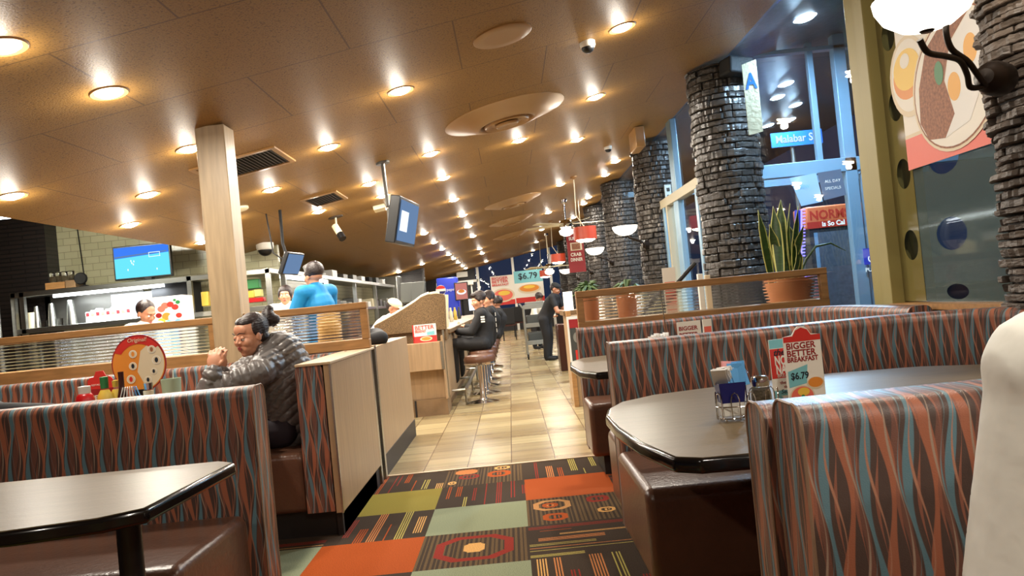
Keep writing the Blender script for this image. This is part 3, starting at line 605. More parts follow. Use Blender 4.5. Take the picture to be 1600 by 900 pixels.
# other ceiling fittings
def on_ceiling(x, y, d=0): return Vector((x, y, cz(x)-d))
for i, (x, y, R, lab) in enumerate(((.12, 7.42, .58, 'largest round dished air diffuser in the near ceiling'), (.22, 14.0, .52, 'second round dished air diffuser along the ceiling'), (.2, 17.2, .5, 'third round dished air diffuser along the ceiling'), (.2, 20.9, .5, 'furthest round dished air diffuser along the ceiling'))):
    r = thing('air_diffuser', lab, 'air diffuser', (x, y, cz(x)), 'round ceiling diffusers')
    a = M(); a.lathe([(R, .004), (R, -.006), (R*.93, -.012), (R*.72, -.05), (R*.5, -.085), (R*.46, -.088), (R*.44, -.08), (R*.42, -.02)], 'ceilplate', (x, y, cz(x)), 48, tiltq); a.build('outer_cone', r, smooth=True)
    a = M(); a.lathe([(R*.41, -.02), (R*.41, .001), (.001, .001)], 'grille', (x, y, cz(x)), 32, tiltq); a.build('throat', r)
    a = M(); a.lathe([(R*.38, -.075), (R*.36, -.10), (R*.2, -.07), (R*.19, -.06), (R*.34, -.08)], 'ceilplate', (x, y, cz(x)), 36, tiltq); a.lathe([(R*.2, -.09), (R*.17, -.11), (.001, -.10), (.001, -.09)], 'ceilplate', (x, y, cz(x)), 30, tiltq); a.tube([(x, y, cz(x)), (x, y, cz(x)-.1)], .008, 'ceilplate'); a.build('inner_cone', r, smooth=True)
m = M(); p = on_ceiling(.12, 5.2); m.lathe([(.2, .003), (.2, -.008), (.19, -.014), (.12, -.012), (.001, -.012)], 'ceilplate', p, 40, tiltq); tag(m.build('speaker_cover', smooth=True), 'flat round painted cover plate in the ceiling near the top of the picture', 'ceiling cover')
def grille_(x0, x1, y0, y1, lab):
    r = thing('air_grille', lab, 'air grille', (x0, y0, cz(x0)), 'rectangular ceiling grilles'); z = lambda x: cz(x)
    f = M()
    for a in ((x0-.04, x1+.04, y0-.04, y0), (x0-.04, x1+.04, y1, y1+.04), (x0-.04, x0, y0, y1), (x1, x1+.04, y0, y1)):
        vs = [(x, y, cz(x)+t) for t in (-.014, .002) for x in a[:2] for y in a[2:]]
        f.add(vs, [(0, 1, 3, 2), (4, 6, 7, 5), (0, 4, 5, 1), (2, 3, 7, 6), (0, 2, 6, 4), (1, 5, 7, 3)], 'ceilplate')
    f.build('frame', r)
    b = M(); b.add([(x, y, cz(x)-.002) for x in (x0, x1) for y in (y0, y1)], [(0, 1, 3, 2)], 'matte'); b.build('duct_opening', r)
    s_ = M(); n = int((x1-x0)/.03)
    for i in range(n):
        x = x0+(i+.5)*(x1-x0)/n; s_.obox((x, (y0+y1)/2, cz(x)-.008), (.014, y1-y0, .003), 'grille', Euler((0, .6, 0)).to_matrix())
    q = s_.build('louvres', r)
grille_(-2.42, -1.80, 6.36, 6.92, 'large rectangular dark louvred grille beside the wooden post'); grille_(-2.17, -1.84, 8.80, 9.36, 'smaller rectangular dark grille further along than the large one')
def dome(x, y, R, lab, dark='black', name='dome_camera', cat='security camera'):
    r = thing(name, lab, cat, (x, y, cz(x)-R*1.6)); p = on_ceiling(x, y)
    a = M(); a.lathe([(R, .002), (R, -R*.5), (R*.92, -R*.75), (R*.8, -R*.8)], 'white', p, 28); a.build('housing', r, smooth=True)
    a = M(); a.lathe([(R*.82, -R*.72)]+[(R*.82*math.cos(t), -R*.8-R*.72*math.sin(t)) for t in np.linspace(0, PI/2-.01, 8)], dark, p, 24); a.build('dome', r, smooth=True)
dome(.76, 5.85, .058, 'white dome security camera with dark glass dome near top of the ceiling'); dome(1.56, 10.92, .055, 'small white dome camera near the stone columns'); dome(-3.34, 11.06, .12, 'white dome camera on the low ceiling over the kitchen')
m = M(); p = on_ceiling(-2.74, 8.29); m.lathe([(.10, .002), (.10, -.02), (.085, -.03), (.001, -.034)], 'cream', p, 28, tiltq); tag(m.build('smoke_detector', smooth=True), 'round cream smoke detector beside the wooden post', 'smoke detector')
r = thing('bullet_camera', 'small cream and black spot camera hanging from the ceiling over the kitchen', 'security camera', (-2.2, 10.5, 2.2)); p = on_ceiling(-2.2, 10.5)
m = M(); m.lathe([(.1, .002), (.1, -.012), (.001, -.014)], 'grille', p, 16, tiltq); m.tube([p, p+Vector((0, 0, -.14))], .012, 'cream'); m.build('mount', r)
m = M(); m.tube([p+Vector((-.02, 0, -.12)), p+Vector((.05, -.06, -.24))], .045, 'cream', 12); m.build('body', r); m = M(); m.tube([p+Vector((.05, -.06, -.24)), p+Vector((.09, -.10, -.31))], .05, 'black', 12); m.build('lens', r)
m = M(); p = on_ceiling(-1.62, 10.6); m.obox(p+Vector((0, 0, -.03)), (.16, .3, .06), 'cream', Euler((0, -.17, .1)).to_matrix()); tag(m.build('junction_box', bevel=.01), 'small cream box on the ceiling beside the hanging television', 'box')
m = M(); p = on_ceiling(1.74, 10.2); m.obox(p+Vector((.1, 0, -.12)), (.12, .5, .26), 'ceilplate'); tag(m.build('ceiling_bulkhead', bevel=.01), 'small painted boxed-in bulkhead under the ceiling at the second column', 'bulkhead')
m = M(); m.obox((2.35, 7.45, cz(2.3)-.14), (.26, .2, .16), 'matte', Euler((0, .1, .3)).to_matrix()); tag(m.build('wall_speaker', bevel=.02), 'black box speaker on top of the big stone column', 'speaker')
# ------------------------------------------------------------------ hanging television and monitor
def screen(cx, cy, cz_, w_, h_, th, ang, lab, kmat, name='television', tilt=0, extra=None, border=.03, cat='television', zbase=None, parent_label=None):
    """screen whose face normal points along (sin ang, -cos ang)"""
    r = thing(name, lab, cat, (cx, cy, cz_-h_/2))
    R = (Matrix.Rotation(ang, 3, 'Z')@Matrix.Rotation(tilt, 3, 'X'))
    U = R@Vector((1, 0, 0)); V = R@Vector((0, 0, 1)); N = R@Vector((0, -1, 0)); ce = Vector((cx, cy, cz_))
    m = M(); m.obox(ce-N*(th/2+.004), (w_, th, h_), 'black', R); m.build('casing', r, bevel=.008)
    m = M(); f = (ce, U, V); m.flat(rect(-w_/2+border, w_/2-border, -h_/2+border, h_/2-border), f, kmat, .0015)
    m.build('screen', r); return r, f, ce, U, V, N
r, f, ce, U, V, N = screen(-.95, 8.0, 2.05, .78, .46, .10, math.radians(83), 'large flat television hanging tilted from the ceiling over the counter', 'tvdim', tilt=math.radians(13))
m = M(); m.tube([ce-N*.12+Vector((0, 0, .1)), ce-N*.2+Vector((0, 0, .15)), Vector((ce.x-.2, ce.y, cz(ce.x-.2)))], .02, 'dsteel'); m.obox(ce-N*.13, (.25, .04, .25), 'dsteel', Matrix.Rotation(math.radians(68), 3, 'Z')); m.lathe([(.07, 0), (.07, -.02)], 'dsteel', (ce.x-.2, ce.y, cz(ce.x-.2)), 16, tiltq); m.build('mount', r)
m = M(); m.flat(rect(-.30, -.02, -.10, .10), f, 'tvglow', .003); m.flat(rect(.02, .28, -.16, .02), f, 'tvdim', .003); m.build('screen_picture', r)
r, f, ce, U, V, N = screen(-2.41, 9.0, 1.82, .42, .26, .05, math.radians(80), 'small order monitor hanging tilted beside the man in the blue shirt', 'tvdim', name='order_monitor', cat='monitor', border=.015, tilt=math.radians(24))
m = M(); m.tube([ce-N*.06, ce-N*.12+Vector((0, 0, .2)), Vector((ce.x-.1, ce.y, cz(ce.x-.1)))], .018, 'matte'); m.tube([ce-N*.1, ce+Vector((-.22, 0, .15)), Vector((ce.x-.26, ce.y, cz(ce.x-.26)))], .008, 'matte'); m.build('mount', r)
# ------------------------------------------------------------------ left booths
def chamfered(x0, x1, y0, y1, ch): return [(x0+ch, y0), (x1-ch, y0), (x1, y0+ch), (x1, y1-ch), (x1-ch, y1), (x0+ch, y1), (x0, y1-ch), (x0, y0+ch)]
def table(poly, label, legs, name='dining_table', zt=.75, grp=None):
    cx = sum(p[0] for p in poly)/len(poly); cy = sum(p[1] for p in poly)/len(poly)
    r = thing(name, label, 'table', (cx, cy, 0), grp)
    m = M(); m.prism(poly, zt-.038, zt-.0015, 'edge'); o = m.build('table_edge', r, bevel=.01, seg=3)
    q = []
    for i, (x, y) in enumerate(poly):
        a = Vector((x, y)); b = Vector((cx, cy)); d = (b-a).normalized()*.012; q.append((x+d.x, y+d.y))
    m = M(); m.prism(q, zt-.006, zt, 'top'); m.build('tabletop', r)
    for x, y, hh in legs:
        m = M(); m.lathe([(.24, 0), (.24, .015), (.05, .04), (.034, .06), (.034, .70), (.10, .712), (.10, .713)] if hh else [(.03, 0), (.03, .713)], 'black', (x, y, 0), 20); m.build('leg', r, smooth=True)
    return r
table([(-3.4, 1.78), (-1.17, 1.78), (-.98, 1.82), (-.90, 1.88), (-.872, 2.40), (-.93, 2.45), (-3.4, 2.45)], 'near left rectangular table with empty taupe top and black edge', [(-1.02, 2.02, 0), (-2.6, 2.1, 1)])
def bench_base(root, x0, x1, y0, y1, h=.14, k='kick', name='base'):
    m = M(); m.box(x0, x1, y0, y1, 0, h, k); m.build(name, root)
r = thing('booth_bench', 'near left booth bench with wavy striped back and brown seat, behind the near table', 'booth bench', (-2.3, 2.7, 0))
booth_back(r, [(-1.0, 3.05), (-3.9, 3.05)], -.065, .075, .12, .928)
cushion(r, [(-1.06, 2.66), (-3.9, 2.66)], -.30, .33, .14, .46); bench_base(r, -3.9, -1.08, 2.4, 3.1)
# second left booth: U of benches round the woman's table
r = thing('booth_bench', 'U-shaped left booth bench where the woman in the puffer jacket sits', 'booth bench', (-2.4, 4.7, 0))
path = arcpath([(-1.12, 5.26), (-4.3, 5.26), (-4.3, 3.4)], .5)
booth_back(r, path, -.06, .07, .12, .93); cushion(r, [(-1.16, 4.95), (-4.1, 4.95)], -.28, .26, .14, .46); bench_base(r, -4.1, -1.0, 4.27, 5.3)
m = M(); sweep(m, [(-1.097, 4.2), (-1.097, 4.26), (-1.097, 5.2)], back_prof(-.075, .070, .14, .92, .03), 'fabric'); m.build('side_arm', r, smooth=True)
cushion(r, [(-1.34, 4.22), (-1.34, 5.0)], -.34, .17, .14, .46, 'corner_seat')
r = thing('half_wall', 'wood-panelled half wall closing the aisle end of the woman\'s booth', 'half wall', (-1.0, 4.8, 0))
m = M(); m.box(-1.02, -.985, 4.2, 5.42, .13, .915, 'lam'); m.build('side_panel', r)
m = M(); m.box(-1.03, -1.0, 4.24, 5.42, 0, .13, 'kick'); m.build('kick_board', r)
m = M(); m.box(-1.17, -.98, 4.195, 5.6, .915, .93, 'ptan'); m.build('cap', r, bevel=.003)
m = M(); m.box(-.99, -.98, 4.19, 4.205, .13, .915, 'steel'); m.build('corner_strip', r)
r = thing('half_wall', 'second wood-panelled half wall along the aisle before the counter', 'half wall', (-1.0, 6.4, 0))
m = M(); m.box(-1.14, -.995, 5.62, 7.4, .15, .925, 'lam'); m.build('side_panel', r)
m = M(); m.box(-1.12, -.99, 5.62, 7.4, 0, .15, 'kick'); m.build('kick_board', r)
m = M(); m.box(-1.01, -.985, 5.42, 5.47, 0, .93, 'steel'); m.box(-1.0, -.98, 5.56, 5.62, 0, .94, 'steel'); m.build('corner_strip', r)
r = thing('dining_table', 'left booth table carrying the condiments and round drinks menu', 'table', (-2.1, 4.3, 0)); 
m = M(); m.prism(chamfered(-3.2, -1.42, 3.62, 4.42, .07), .712, .75, 'edge', 'top'); m.build('tabletop', r, bevel=.006)
m = M(); m.lathe([(.26, 0), (.26, .015), (.05, .04), (.036, .06), (.036, .70), (.12, .712)], 'black', (-2.3, 4.0, 0), 20); m.build('leg', r, smooth=True)
# ribbed glass dividers
def ribbed(x0, x1, y, z0, z1, pitch=.021, amp=.0019, th=.006):
    m = M(); n = int((z1-z0)/pitch)*8; vs = []; fs = []
    for i in range(n+1):
        z = z0+(z1-z0)*i/n; o = amp*math.cos(2*PI*i/8)
        for x in (x0, x1): vs += [(x, y-th/2-o, z), (x, y+th/2, z)]
    for i in range(n):
        a = i*4; fs += [(a, a+2, a+6, a+4), (a+1, a+5, a+7, a+3), (a, a+4, a+5, a+1), (a+2, a+3, a+7, a+6)]
    fs += [(0, 1, 3, 2), (n*4, n*4+2, n*4+3, n*4+1)]
    m.add(vs, fs, 'ribbed'); return m
def divider(x0, x1, y, z0, z1, lab, base=.90, st=.05):
    r = thing('glass_divider', lab, 'divider', ((x0+x1)/2, y, base), 'ribbed glass booth dividers')
    m = M(); m.box(x0, x1, y-.035, y+.035, z1-.045, z1, 'oak'); m.build('top_rail', r, bevel=.004)
    m = M(); m.box(x0, x1, y-.035, y+.035, base, z0, 'oak'); m.build('bottom_rail', r, bevel=.004)
    for a in (x0, x1-st): m = M(); m.box(a, a+st, y-.028, y+.028, z0, z1-.045, 'oak'); m.build('stile', r, bevel=.003)
    o = ribbed(x0+st, x1-st, y, z0, z1-.045).build('ribbed_pane', r, smooth=True)
divider(-3.9, -2.03, 5.46, 1.0, 1.245, 'long oak framed ribbed glass divider left of the wooden post', base=.88); divider(-1.83, -.985, 5.46, .995, 1.25, 'short oak framed ribbed glass divider behind the woman in the puffer jacket', base=.93)
m = M(); m.box(-2.03, -1.83, 5.38, 5.58, 0, cz(-1.93)-.0, 'oakv'); o = tag(m.build('wooden_post', bevel=.006), 'tall pale oak post rising from the booth divider to the ceiling', 'post')
# ------------------------------------------------------------------ right booths
r = thing('booth_bench', 'nearest right booth bench at the bottom right with the boldest wavy stripes', 'booth bench', (1.2, 1.3, 0))
booth_back(r, [(.455, 1.37), (2.2, 1.37)], -.065, .075, .1, .932); cushion(r, [(.5, 1.02), (2.2, 1.02)], -.28, .27, .14, .46); bench_base(r, .52, 2.2, .8, 1.4, .1)
r = thing('booth_bench', 'right booth bench directly behind the nearest one, its rolled back facing the round-ended table', 'booth bench', (1.2, 1.6, 0))
booth_back(r, [(.44, 1.505), (2.2, 1.505)], -.05, .055, .1, .915); cushion(r, [(.78, 1.73), (2.15, 1.73)], -.2, .17, .14, .46); bench_base(r, .8, 2.2, 1.5, 1.9, .1)
tp = [(.545, 1.815), (.40, 1.82), (.345, 1.86), (.30, 2.08), (.275, 2.35), (.275, 2.6), (.30, 2.75), (.36, 2.88), (.50, 2.99), (.80, 3.06), (1.236, 3.11), (1.55, 3.05), (1.78, 2.9), (1.9, 2.6), (1.9, 2.3), (1.8, 2.0), (1.6, 1.83)]
table(tp, 'round-ended right table with the sugar caddy and menu cards, taupe with black edge', [(1.15, 2.4, 1)])
r = thing('booth_bench', 'U-shaped right booth bench behind the round-ended table', 'booth bench', (1.3, 3.3, 0))
booth_back(r, arcpath([(.415, 3.53), (2.14, 3.53), (2.14, 1.6)], .62, 9), -.07, .07, .1, .928)
cushion(r, [(.40, 3.06), (1.3, 3.06), (1.9, 3.06)], -.40, .33, .12, .46); bench_base(r, .46, 2.0, 2.9, 3.5, .12)
r = thing('booth_bench', 'bench with its back to the U-shaped booth, by the second right table', 'booth bench', (1.2, 3.85, 0))
cushion(r, [(.43, 3.84), (2.0, 3.84)], -.22, .23, .12, .46); bench_base(r, .5, 2.0, 3.65, 4.0, .12)
table([(.44, 4.02), (.40, 4.03), (.33, 4.2), (.31, 4.6), (.33, 4.85), (.42, 5.05), (.6, 5.1), (1.9, 5.1), (1.9, 4.02)], 'second right table, only its pale chamfered end shows past the striped booth', [(1.1, 4.55, 1)])
r = thing('booth_bench', 'furthest visible right booth bench, below the ribbed glass divider', 'booth bench', (1.3, 5.4, 0))
booth_back(r, arcpath([(.44, 5.48), (2.12, 5.48), (2.12, 4.1)], .75, 9), -.06, .07, .1, .925)
cushion(r, [(.43, 5.22), (2.0, 5.22)], -.20, .22, .12, .46); bench_base(r, .5, 2.0, 5.05, 5.5, .12)
divider(.47, 2.27, 5.66, .955, 1.178, 'oak framed ribbed glass divider along the right booths, in front of the snake plant', base=.90)
m = M(); m.box(.50, 2.25, 5.62, 5.70, 0, .90, 'lam'); m.box(.50, 2.25, 5.70, 6.25, 0, .80, 'lam'); tag(m.build('planter_ledge', bevel=.004), 'wood-faced planter ledge behind the right ribbed glass divider', 'planter ledge')
# ------------------------------------------------------------------ things on the right table
def card(name, w_, h_, loc, ang, label, draw, cat='menu card', tilt=-.06, back='paper', grp=None, thick=.004, shape=None):
    """upright card standing at loc, facing (sin ang,-cos ang)"""
    r = thing(name, label, cat, loc, grp); R = Matrix.Rotation(ang, 3, 'Z')@Matrix.Rotation(tilt, 3, 'X')
    f = (Vector(loc), R@Vector((1, 0, 0)), R@Vector((0, 0, 1)))
    m = M(); m.slab(shape or rect(-w_/2, w_/2, 0, h_), f, thick, back); m.build('card', r)
    draw(r, f, w_, h_); return r
def d_bigger(r, f, w_, h_):
    m = M(); o = .0007
    m.flat(rect(-w_/2, w_/2, h_*.86, h_*.93)+[], f, 'red', o); m.flat([(-w_*.25, h_*.93), (w_*.25, h_*.93), (w_*.16, h_*1.0), (0, h_*1.03), (-w_*.16, h_*1.0)], f, 'red', o)
    m.flat([(-w_*.46, h_*.30), (-w_*.46, h_*.50), (w_*.08, h_*.57), (w_*.02, h_*.34)], f, 'teal', o)
    m.flat(circ(w_*.25, h_*.33, w_*.24, h_*.075), f, 'beige', o+.0004); m.flat(circ(w_*.25, h_*.34, w_*.20, h_*.062), f, 'orange', o+.0008)
    m.flat(circ(-w_*.14, h_*.18, w_*.34, h_*.14), f, 'beige', o+.0012); m.flat(circ(-w_*.14, h_*.185, w_*.30, h_*.12), f, 'pink', o+.0016); m.flat(circ(-w_*.10, h_*.24, w_*.16, h_*.05), f, 'yellow', o+.002); m.flat(circ(-w_*.16, h_*.12, w_*.17, h_*.045), f, 'yellow', o+.002); m.flat(circ(-w_*.13, h_*.185, w_*.05, h_*.02), f, 'green', o+.0024)
    for i in range(5): m.flat([(w_*.26, h_*(.03+.028*i)), (w_*.40, h_*(.04+.028*i)), (w_*.40, h_*(.052+.028*i)), (w_*.26, h_*(.042+.028*i))], f, 'ink', o+.001)
    m.flat(rect(-w_/2, w_/2, 0, h_*.015), f, 'teal', o); m.build('printed_picture', r)
    for t, s_, v, q_ in (('BIGGER', .22, .775, 1.06), ('BETTER', .22, .685, 1.06), ('BREAKFAST', .17, .615, .95)): text(t, w_*s_, f, -w_*.45, h_*v, 'dred', r, bold=.0004, sx=q_)
    text('$6.79', w_*.24, f, -w_*.40, h_*.40, 'ink', r, bold=.0006, sx=.9)
def d_norms(r, f, w_, h_):
    m = M(); o = .0007
    m.flat(rect(-w_/2, w_/2, h_*.87, h_), f, 'teal', o); m.flat(rect(-w_/2, w_/2, h_*.42, h_*.86), f, 'red', o); m.flat(rect(-w_/2, w_/2, 0, h_*.24), f, 'teal', o); m.flat([(-w_*.3, h_*.10), (w_*.5, h_*.10), (w_*.5, h_*.16), (-w_*.3, h_*.16), (-w_*.24, h_*.13)], f, 'paper', o+.0005); m.build('printed_picture', r)
    text('the new', w_*.25, f, -w_*.42, h_*.76, 'ink', r, shear=.3, bold=.0004, off=.002); text('NORMS', w_*.34, f, -w_*.40, h_*.62, 'paper', r, bold=.0012, sx=.62, off=.002); text('NATION', w_*.34, f, -w_*.38, h_*.49, 'paper', r, bold=.0012, sx=.58, off=.002)
    text('BREAKFAST', w_*.13, f, -w_*.36, h_*.435, 'paper', r, off=.002); text('the BIGGER', w_*.13, f, -w_*.3, h_*.33, 'dred', r, off=.002); text('the BETTER', w_*.11, f, -w_*.2, h_*.27, 'dred', r, off=.002); text('Seasonal', w_*.16, f, -w_*.3, h_*.19, 'ink', r, shear=.2, off=.002)
p = at(1258, 614, 2.35); z0 = .752
X_, Y_ = at(1262, 628, 2.36).x, 2.36
card('menu_card', .115, .235, (at(1262, 620, 2.30).x, 2.30, z0), math.radians(8), 'tall menu card reading BIGGER BETTER BREAKFAST $6.79 on the right table', d_bigger, tilt=0, shape=[(-.0575, 0), (.0575, 0), (.0575, .218), (.029, .222), (.02, .236), (.010, .245), (-.010, .245), (-.02, .236), (-.029, .222), (-.0575, .218)])
card('menu_card', .115, .205, (at(1232, 625, 2.42).x+.012, 2.42, z0), math.radians(8), 'menu card with red and teal bands behind the BIGGER BETTER card', d_norms, tilt=0)
# caddy with sugar holder and pepper shaker
cx, cy = at(1168, 635, 2.28).x, 2.28
r = thing('table_caddy', 'chrome wire caddy on the right table, holding the sugar box and pepper shaker', 'wire caddy', (cx, cy, z0))
m = M()
for dx in (-.045, .045):
    ring = [(cx+dx+.034*math.cos(t), cy+.034*math.sin(t), z0+.006) for t in np.linspace(0, 2*PI, 20, endpoint=False)]; m.tube(ring, .0018, 'chrome', 6, True)
ring = [(cx+.09*math.cos(t)*1.0, cy+.045*math.sin(t), z0+.04) for t in np.linspace(0, 2*PI, 28, endpoint=False)]; m.tube(ring, .0018, 'chrome', 6, True)
for t in (-.25, .5, 1.2, 2.0, 2.8, 3.5, 4.2, 4.71, 5.3):
    bx, by = cx+.09*math.cos(t), cy+.045*math.sin(t); tx, ty = -math.sin(t)*.011, math.cos(t)*.011
    m.tube([(bx-tx, by-ty, z0+.003), (bx-tx*1.1, by-ty*1.1, z0+.06), (bx-tx*.7, by-ty*.7, z0+.075), (bx, by, z0+.080), (bx+tx*.7, by+ty*.7, z0+.075), (bx+tx*1.1, by+ty*1.1, z0+.06), (bx+tx, by+ty, z0+.003)], .0018, 'chrome', 6)
for t in (.6, 2.5, 3.8, 5.6): m.lathe([(.004*math.sin(a), .004*math.cos(a)+.0) for a in np.linspace(.01, PI-.01, 6)], 'chrome', (cx+.09*math.cos(t), cy+.045*math.sin(t), z0+.002), 8)
m.tube([(cx, cy, z0+.04), (cx, cy, z0+.115), (cx+.012, cy, z0+.13), (cx, cy, z0+.145), (cx-.012, cy, z0+.13), (cx, cy, z0+.115)], .0018, 'chrome', 6); m.build('wire_frame', r, smooth=True)
r = thing('sugar_holder', 'navy box full of white, pink and blue sweetener packets in the wire caddy', 'sugar holder', (cx-.045, cy, z0+.01))
m = M(); a, b = .030, .022
for z_a, z_b, e1, e2, kk in ((z0+.012, z0+.05, 0, .002, 'white'), (z0+.05, z0+.108, .002, .009, 'navy')):
    vs = [(cx-.045+sx*(a+e), cy+sy*(b+e), z) for z, e in ((z_a, e1), (z_b, e2)) for sx, sy in ((-1, -1), (1, -1), (1, 1), (-1, 1))]
    m.add(vs, [(0, 1, 5, 4), (1, 2, 6, 5), (2, 3, 7, 6), (3, 0, 4, 7), (0, 3, 2, 1)], kk)
m.build('box', r, bevel=.002)
rg = random.Random(5)
for i in range(18):
    kk = 'sugarw' if i < 9 else ('sugarp' if i < 12 else 'sugarb'); q = M(); ox = -.028+.0033*i
    if kk == 'sugarw': ro = Euler((rg.uniform(-.2, .1), -.75+.05*i, 1.15+rg.uniform(-.15, .15))); ox = -.030+.004*i; yo = -.012+.003*i
    else: ro = Euler((rg.uniform(-.2, .1), .05+rg.uniform(-.15, .35), 1.2+rg.uniform(-.2, .2))); ox = .004+.0028*(i-9); yo = .010-.0032*(i-9)
    q.obox((cx-.045+ox, cy+yo, z0+.118+(.012 if kk != 'sugarw' else .004)+rg.uniform(-.004, .004)), (.003, .042, .064), kk, ro.to_matrix())
    o = q.build('sweetener_packet', bevel=.0006); tag(o, {'sugarw': 'white sugar packet leaning left in the navy holder', 'sugarp': 'pink sweetener packet in the middle of the navy holder', 'sugarb': 'blue sweetener packet on the right side of the navy holder'}[kk], 'sugar packet', {'sugarw': 'white sugar packets in the caddy', 'sugarp': 'pink sweetener packets in the caddy', 'sugarb': 'blue sweetener packets in the caddy'}[kk])
sx_, sy_ = cx+.043, cy
r = thing('pepper_shaker', 'glass pepper shaker with chrome screw cap in the wire caddy', 'pepper shaker', (sx_, sy_, z0+.008))
m = M(); m.lathe([(.001, 0), (.028, 0), (.029, .01), (.029, .055), (.025, .074), (.022, .084)], 'clear', (sx_, sy_, z0+.008), 12); m.build('jar', r, smooth=True)
m = M(); m.lathe([(.001, .003), (.0255, .003), (.0262, .012), (.0262, .05), (.022, .07), (.001, .07)], 'pepper', (sx_, sy_, z0+.008), 12); m.build('pepper', r, smooth=True)
m = M(); m.lathe([(.0245, .080), (.0255, .082), (.0255, .100), (.024, .106), (.017, .109), (.001, .110)], 'chrome', (sx_, sy_, z0+.008), 20); m.build('cap', r, smooth=True)
# second right table: cards, caddy and rod
def d_small(r, f, w_, h_):
    m = M(); m.flat([(-w_*.45, 0), (w_*.15, 0), (w_*.2, h_*.22), (-w_*.45, h_*.16)], f, 'teal', .0007); m.build('printed_picture', r)
    for t, v in (('BIGGER', .74), ('BETTER', .55), ('BREAKFAST', .38)): text(t, w_*(.235 if v > .4 else .165), f, -w_*.44, h_*v, 'dred', r, bold=.0008)
    text('$6.79', w_*.22, f, -w_*.36, h_*.06, 'ink', r)
def d_counter(r, f, w_, h_):
    m = M(); m.flat(rect(-w_*.5, w_*.5, 0, h_*.36), f, 'red', .0007); m.flat(rect(-w_*.5, -w_*.44, 0, h_), f, 'red', .0007); m.flat(circ(w_*.05, h_*.2, w_*.26, h_*.13), f, 'beige', .0015); m.flat(circ(w_*.05, h_*.2, w_*.2, h_*.09), f, 'orange', .002); m.flat([(w_*.1, h_*.38), (w_*.42, h_*.38), (w_*.42, h_*.6), (w_*.1, h_*.56)], f, 'teal', .001); m.build('printed_picture', r)
    text('BETTER', w_*.24, f, -w_*.40, h_*.72, 'red', r, bold=.001); text('BREAKFAST', w_*.15, f, -w_*.40, h_*.56, 'red', r, bold=.001, sx=.6)
def d_red(r, f, w_, h_):
    m = M(); m.flat(rect(-w_*.4, w_*.4, h_*.55, h_*.78), f, 'pink', .0007)
    for i in range(4): m.flat(rect(-w_*.38, w_*.36, h_*(.12+.09*i), h_*(.155+.09*i)), f, 'pink', .0007)
    m.build('printed_picture', r)
q = at(1077, 517, 4.5); card('menu_card', .135, .19, (q.x, 4.5, .752), 0, 'menu card reading BIGGER BETTER BREAKFAST on the second right table', d_small, tilt=0)
q = at(1106, 515, 4.55); card('menu_card', .06, .19, (q.x, 4.55, .752), math.radians(20), 'narrow pale menu card with pink print beside the card on the second right table', d_red, tilt=0)
q = at(1030, 522, 4.5); r = thing('table_caddy', 'wire caddy with white packets and a tall rod on the second right table', 'wire caddy', (q.x, 4.5, .752))
m = M(); m.tube([(q.x+.045+.0, 4.5, .755), (q.x+.03, 4.5, 1.14)], .003, 'chrome'); m.tube([(q.x+.06*math.cos(t), 4.5+.04*math.sin(t), .80) for t in np.linspace(0, 2*PI, 16, endpoint=False)], .002, 'chrome', 6, True)
for t in range(6): m.tube([(q.x+.06*math.cos(t), 4.5+.04*math.sin(t), .753), (q.x+.06*math.cos(t), 4.5+.04*math.sin(t), .80)], .002, 'chrome', 6)
m.build('wire_frame', r); m = M()
for i in range(6): m.obox((q.x-.035+.014*i, 4.5, .84+.006*(i % 3)), (.004, .05, .08), 'sugarw', Euler((0, -.5+.12*i, .5)).to_matrix())
m.build('packets', r)
# ------------------------------------------------------------------ things on the left condiment table
tz = .751
def bottle(name, px, Y, prof, kbody, kcap, label, cat, capname='cap'):
    x = at(px, 600, Y).x; r = thing(name, label, cat, (x, Y, tz)); prof = [(a_*1.2, b_*1.24, c_) for a_, b_, c_ in prof]; b = [p for p in prof if p[2] == 0]; cc = [p for p in prof if p[2] == 1]
    m = M(); m.lathe([(a, b_) for a, b_, _ in b], kbody, (x, Y, tz), 20); m.build('bottle', r, smooth=True); m = M(); m.lathe([(a, b_) for a, b_, _ in cc], kcap, (x, Y, tz), 16); m.build(capname, r, smooth=True); return r, x
bottle('ketchup_bottle', 131, 3.75, [(.001, 0, 0), (.034, 0, 0), (.036, .02, 0), (.036, .10, 0), (.03, .125, 0), (.022, .133, 0), (.022, .13, 1), (.023, .16, 1), (.001, .162, 1)], 'ketchup', 'white', 'red ketchup bottle standing on its wide white cap end, left of the mustard', 'ketchup bottle')
bottle('mustard_bottle', 163, 3.85, [(.001, 0, 0), (.03, 0, 0), (.03, .11, 0), (.016, .135, 0), (.015, .14, 1), (.016, .185, 1), (.001, .187, 1)], 'mustard', 'green', 'yellow sauce bottle with a green cap beside the ketchup', 'sauce bottle')
bottle('sauce_bottle', 180, 3.9, [(.001, 0, 0), (.024, 0, 0), (.024, .10, 0), (.012, .13, 0), (.011, .14, 1), (.012, .165, 1), (.001, .167, 1)], 'mustard', 'mustard', 'slim yellow bottle just left of the dark sauce bottle', 'sauce bottle')
bottle('sauce_bottle', 190, 3.82, [(.001, 0, 0), (.02, 0, 0), (.02, .10, 0), (.011, .14, 0), (.010, .14, 1), (.011, .2, 1), (.001, .201, 1)], 'brownb', 'brownb', 'slim dark brown sauce bottle in front of the round drinks menu', 'sauce bottle')
bottle('salt_shaker', 231, 3.85, [(.001, 0, 0), (.02, 0, 0), (.02, .115, 0), (.017, .12, 1), (.018, .145, 1), (.001, .15, 1)], 'cream', 'chrome', 'salt shaker with metal cap right of the round drinks menu', 'salt shaker')
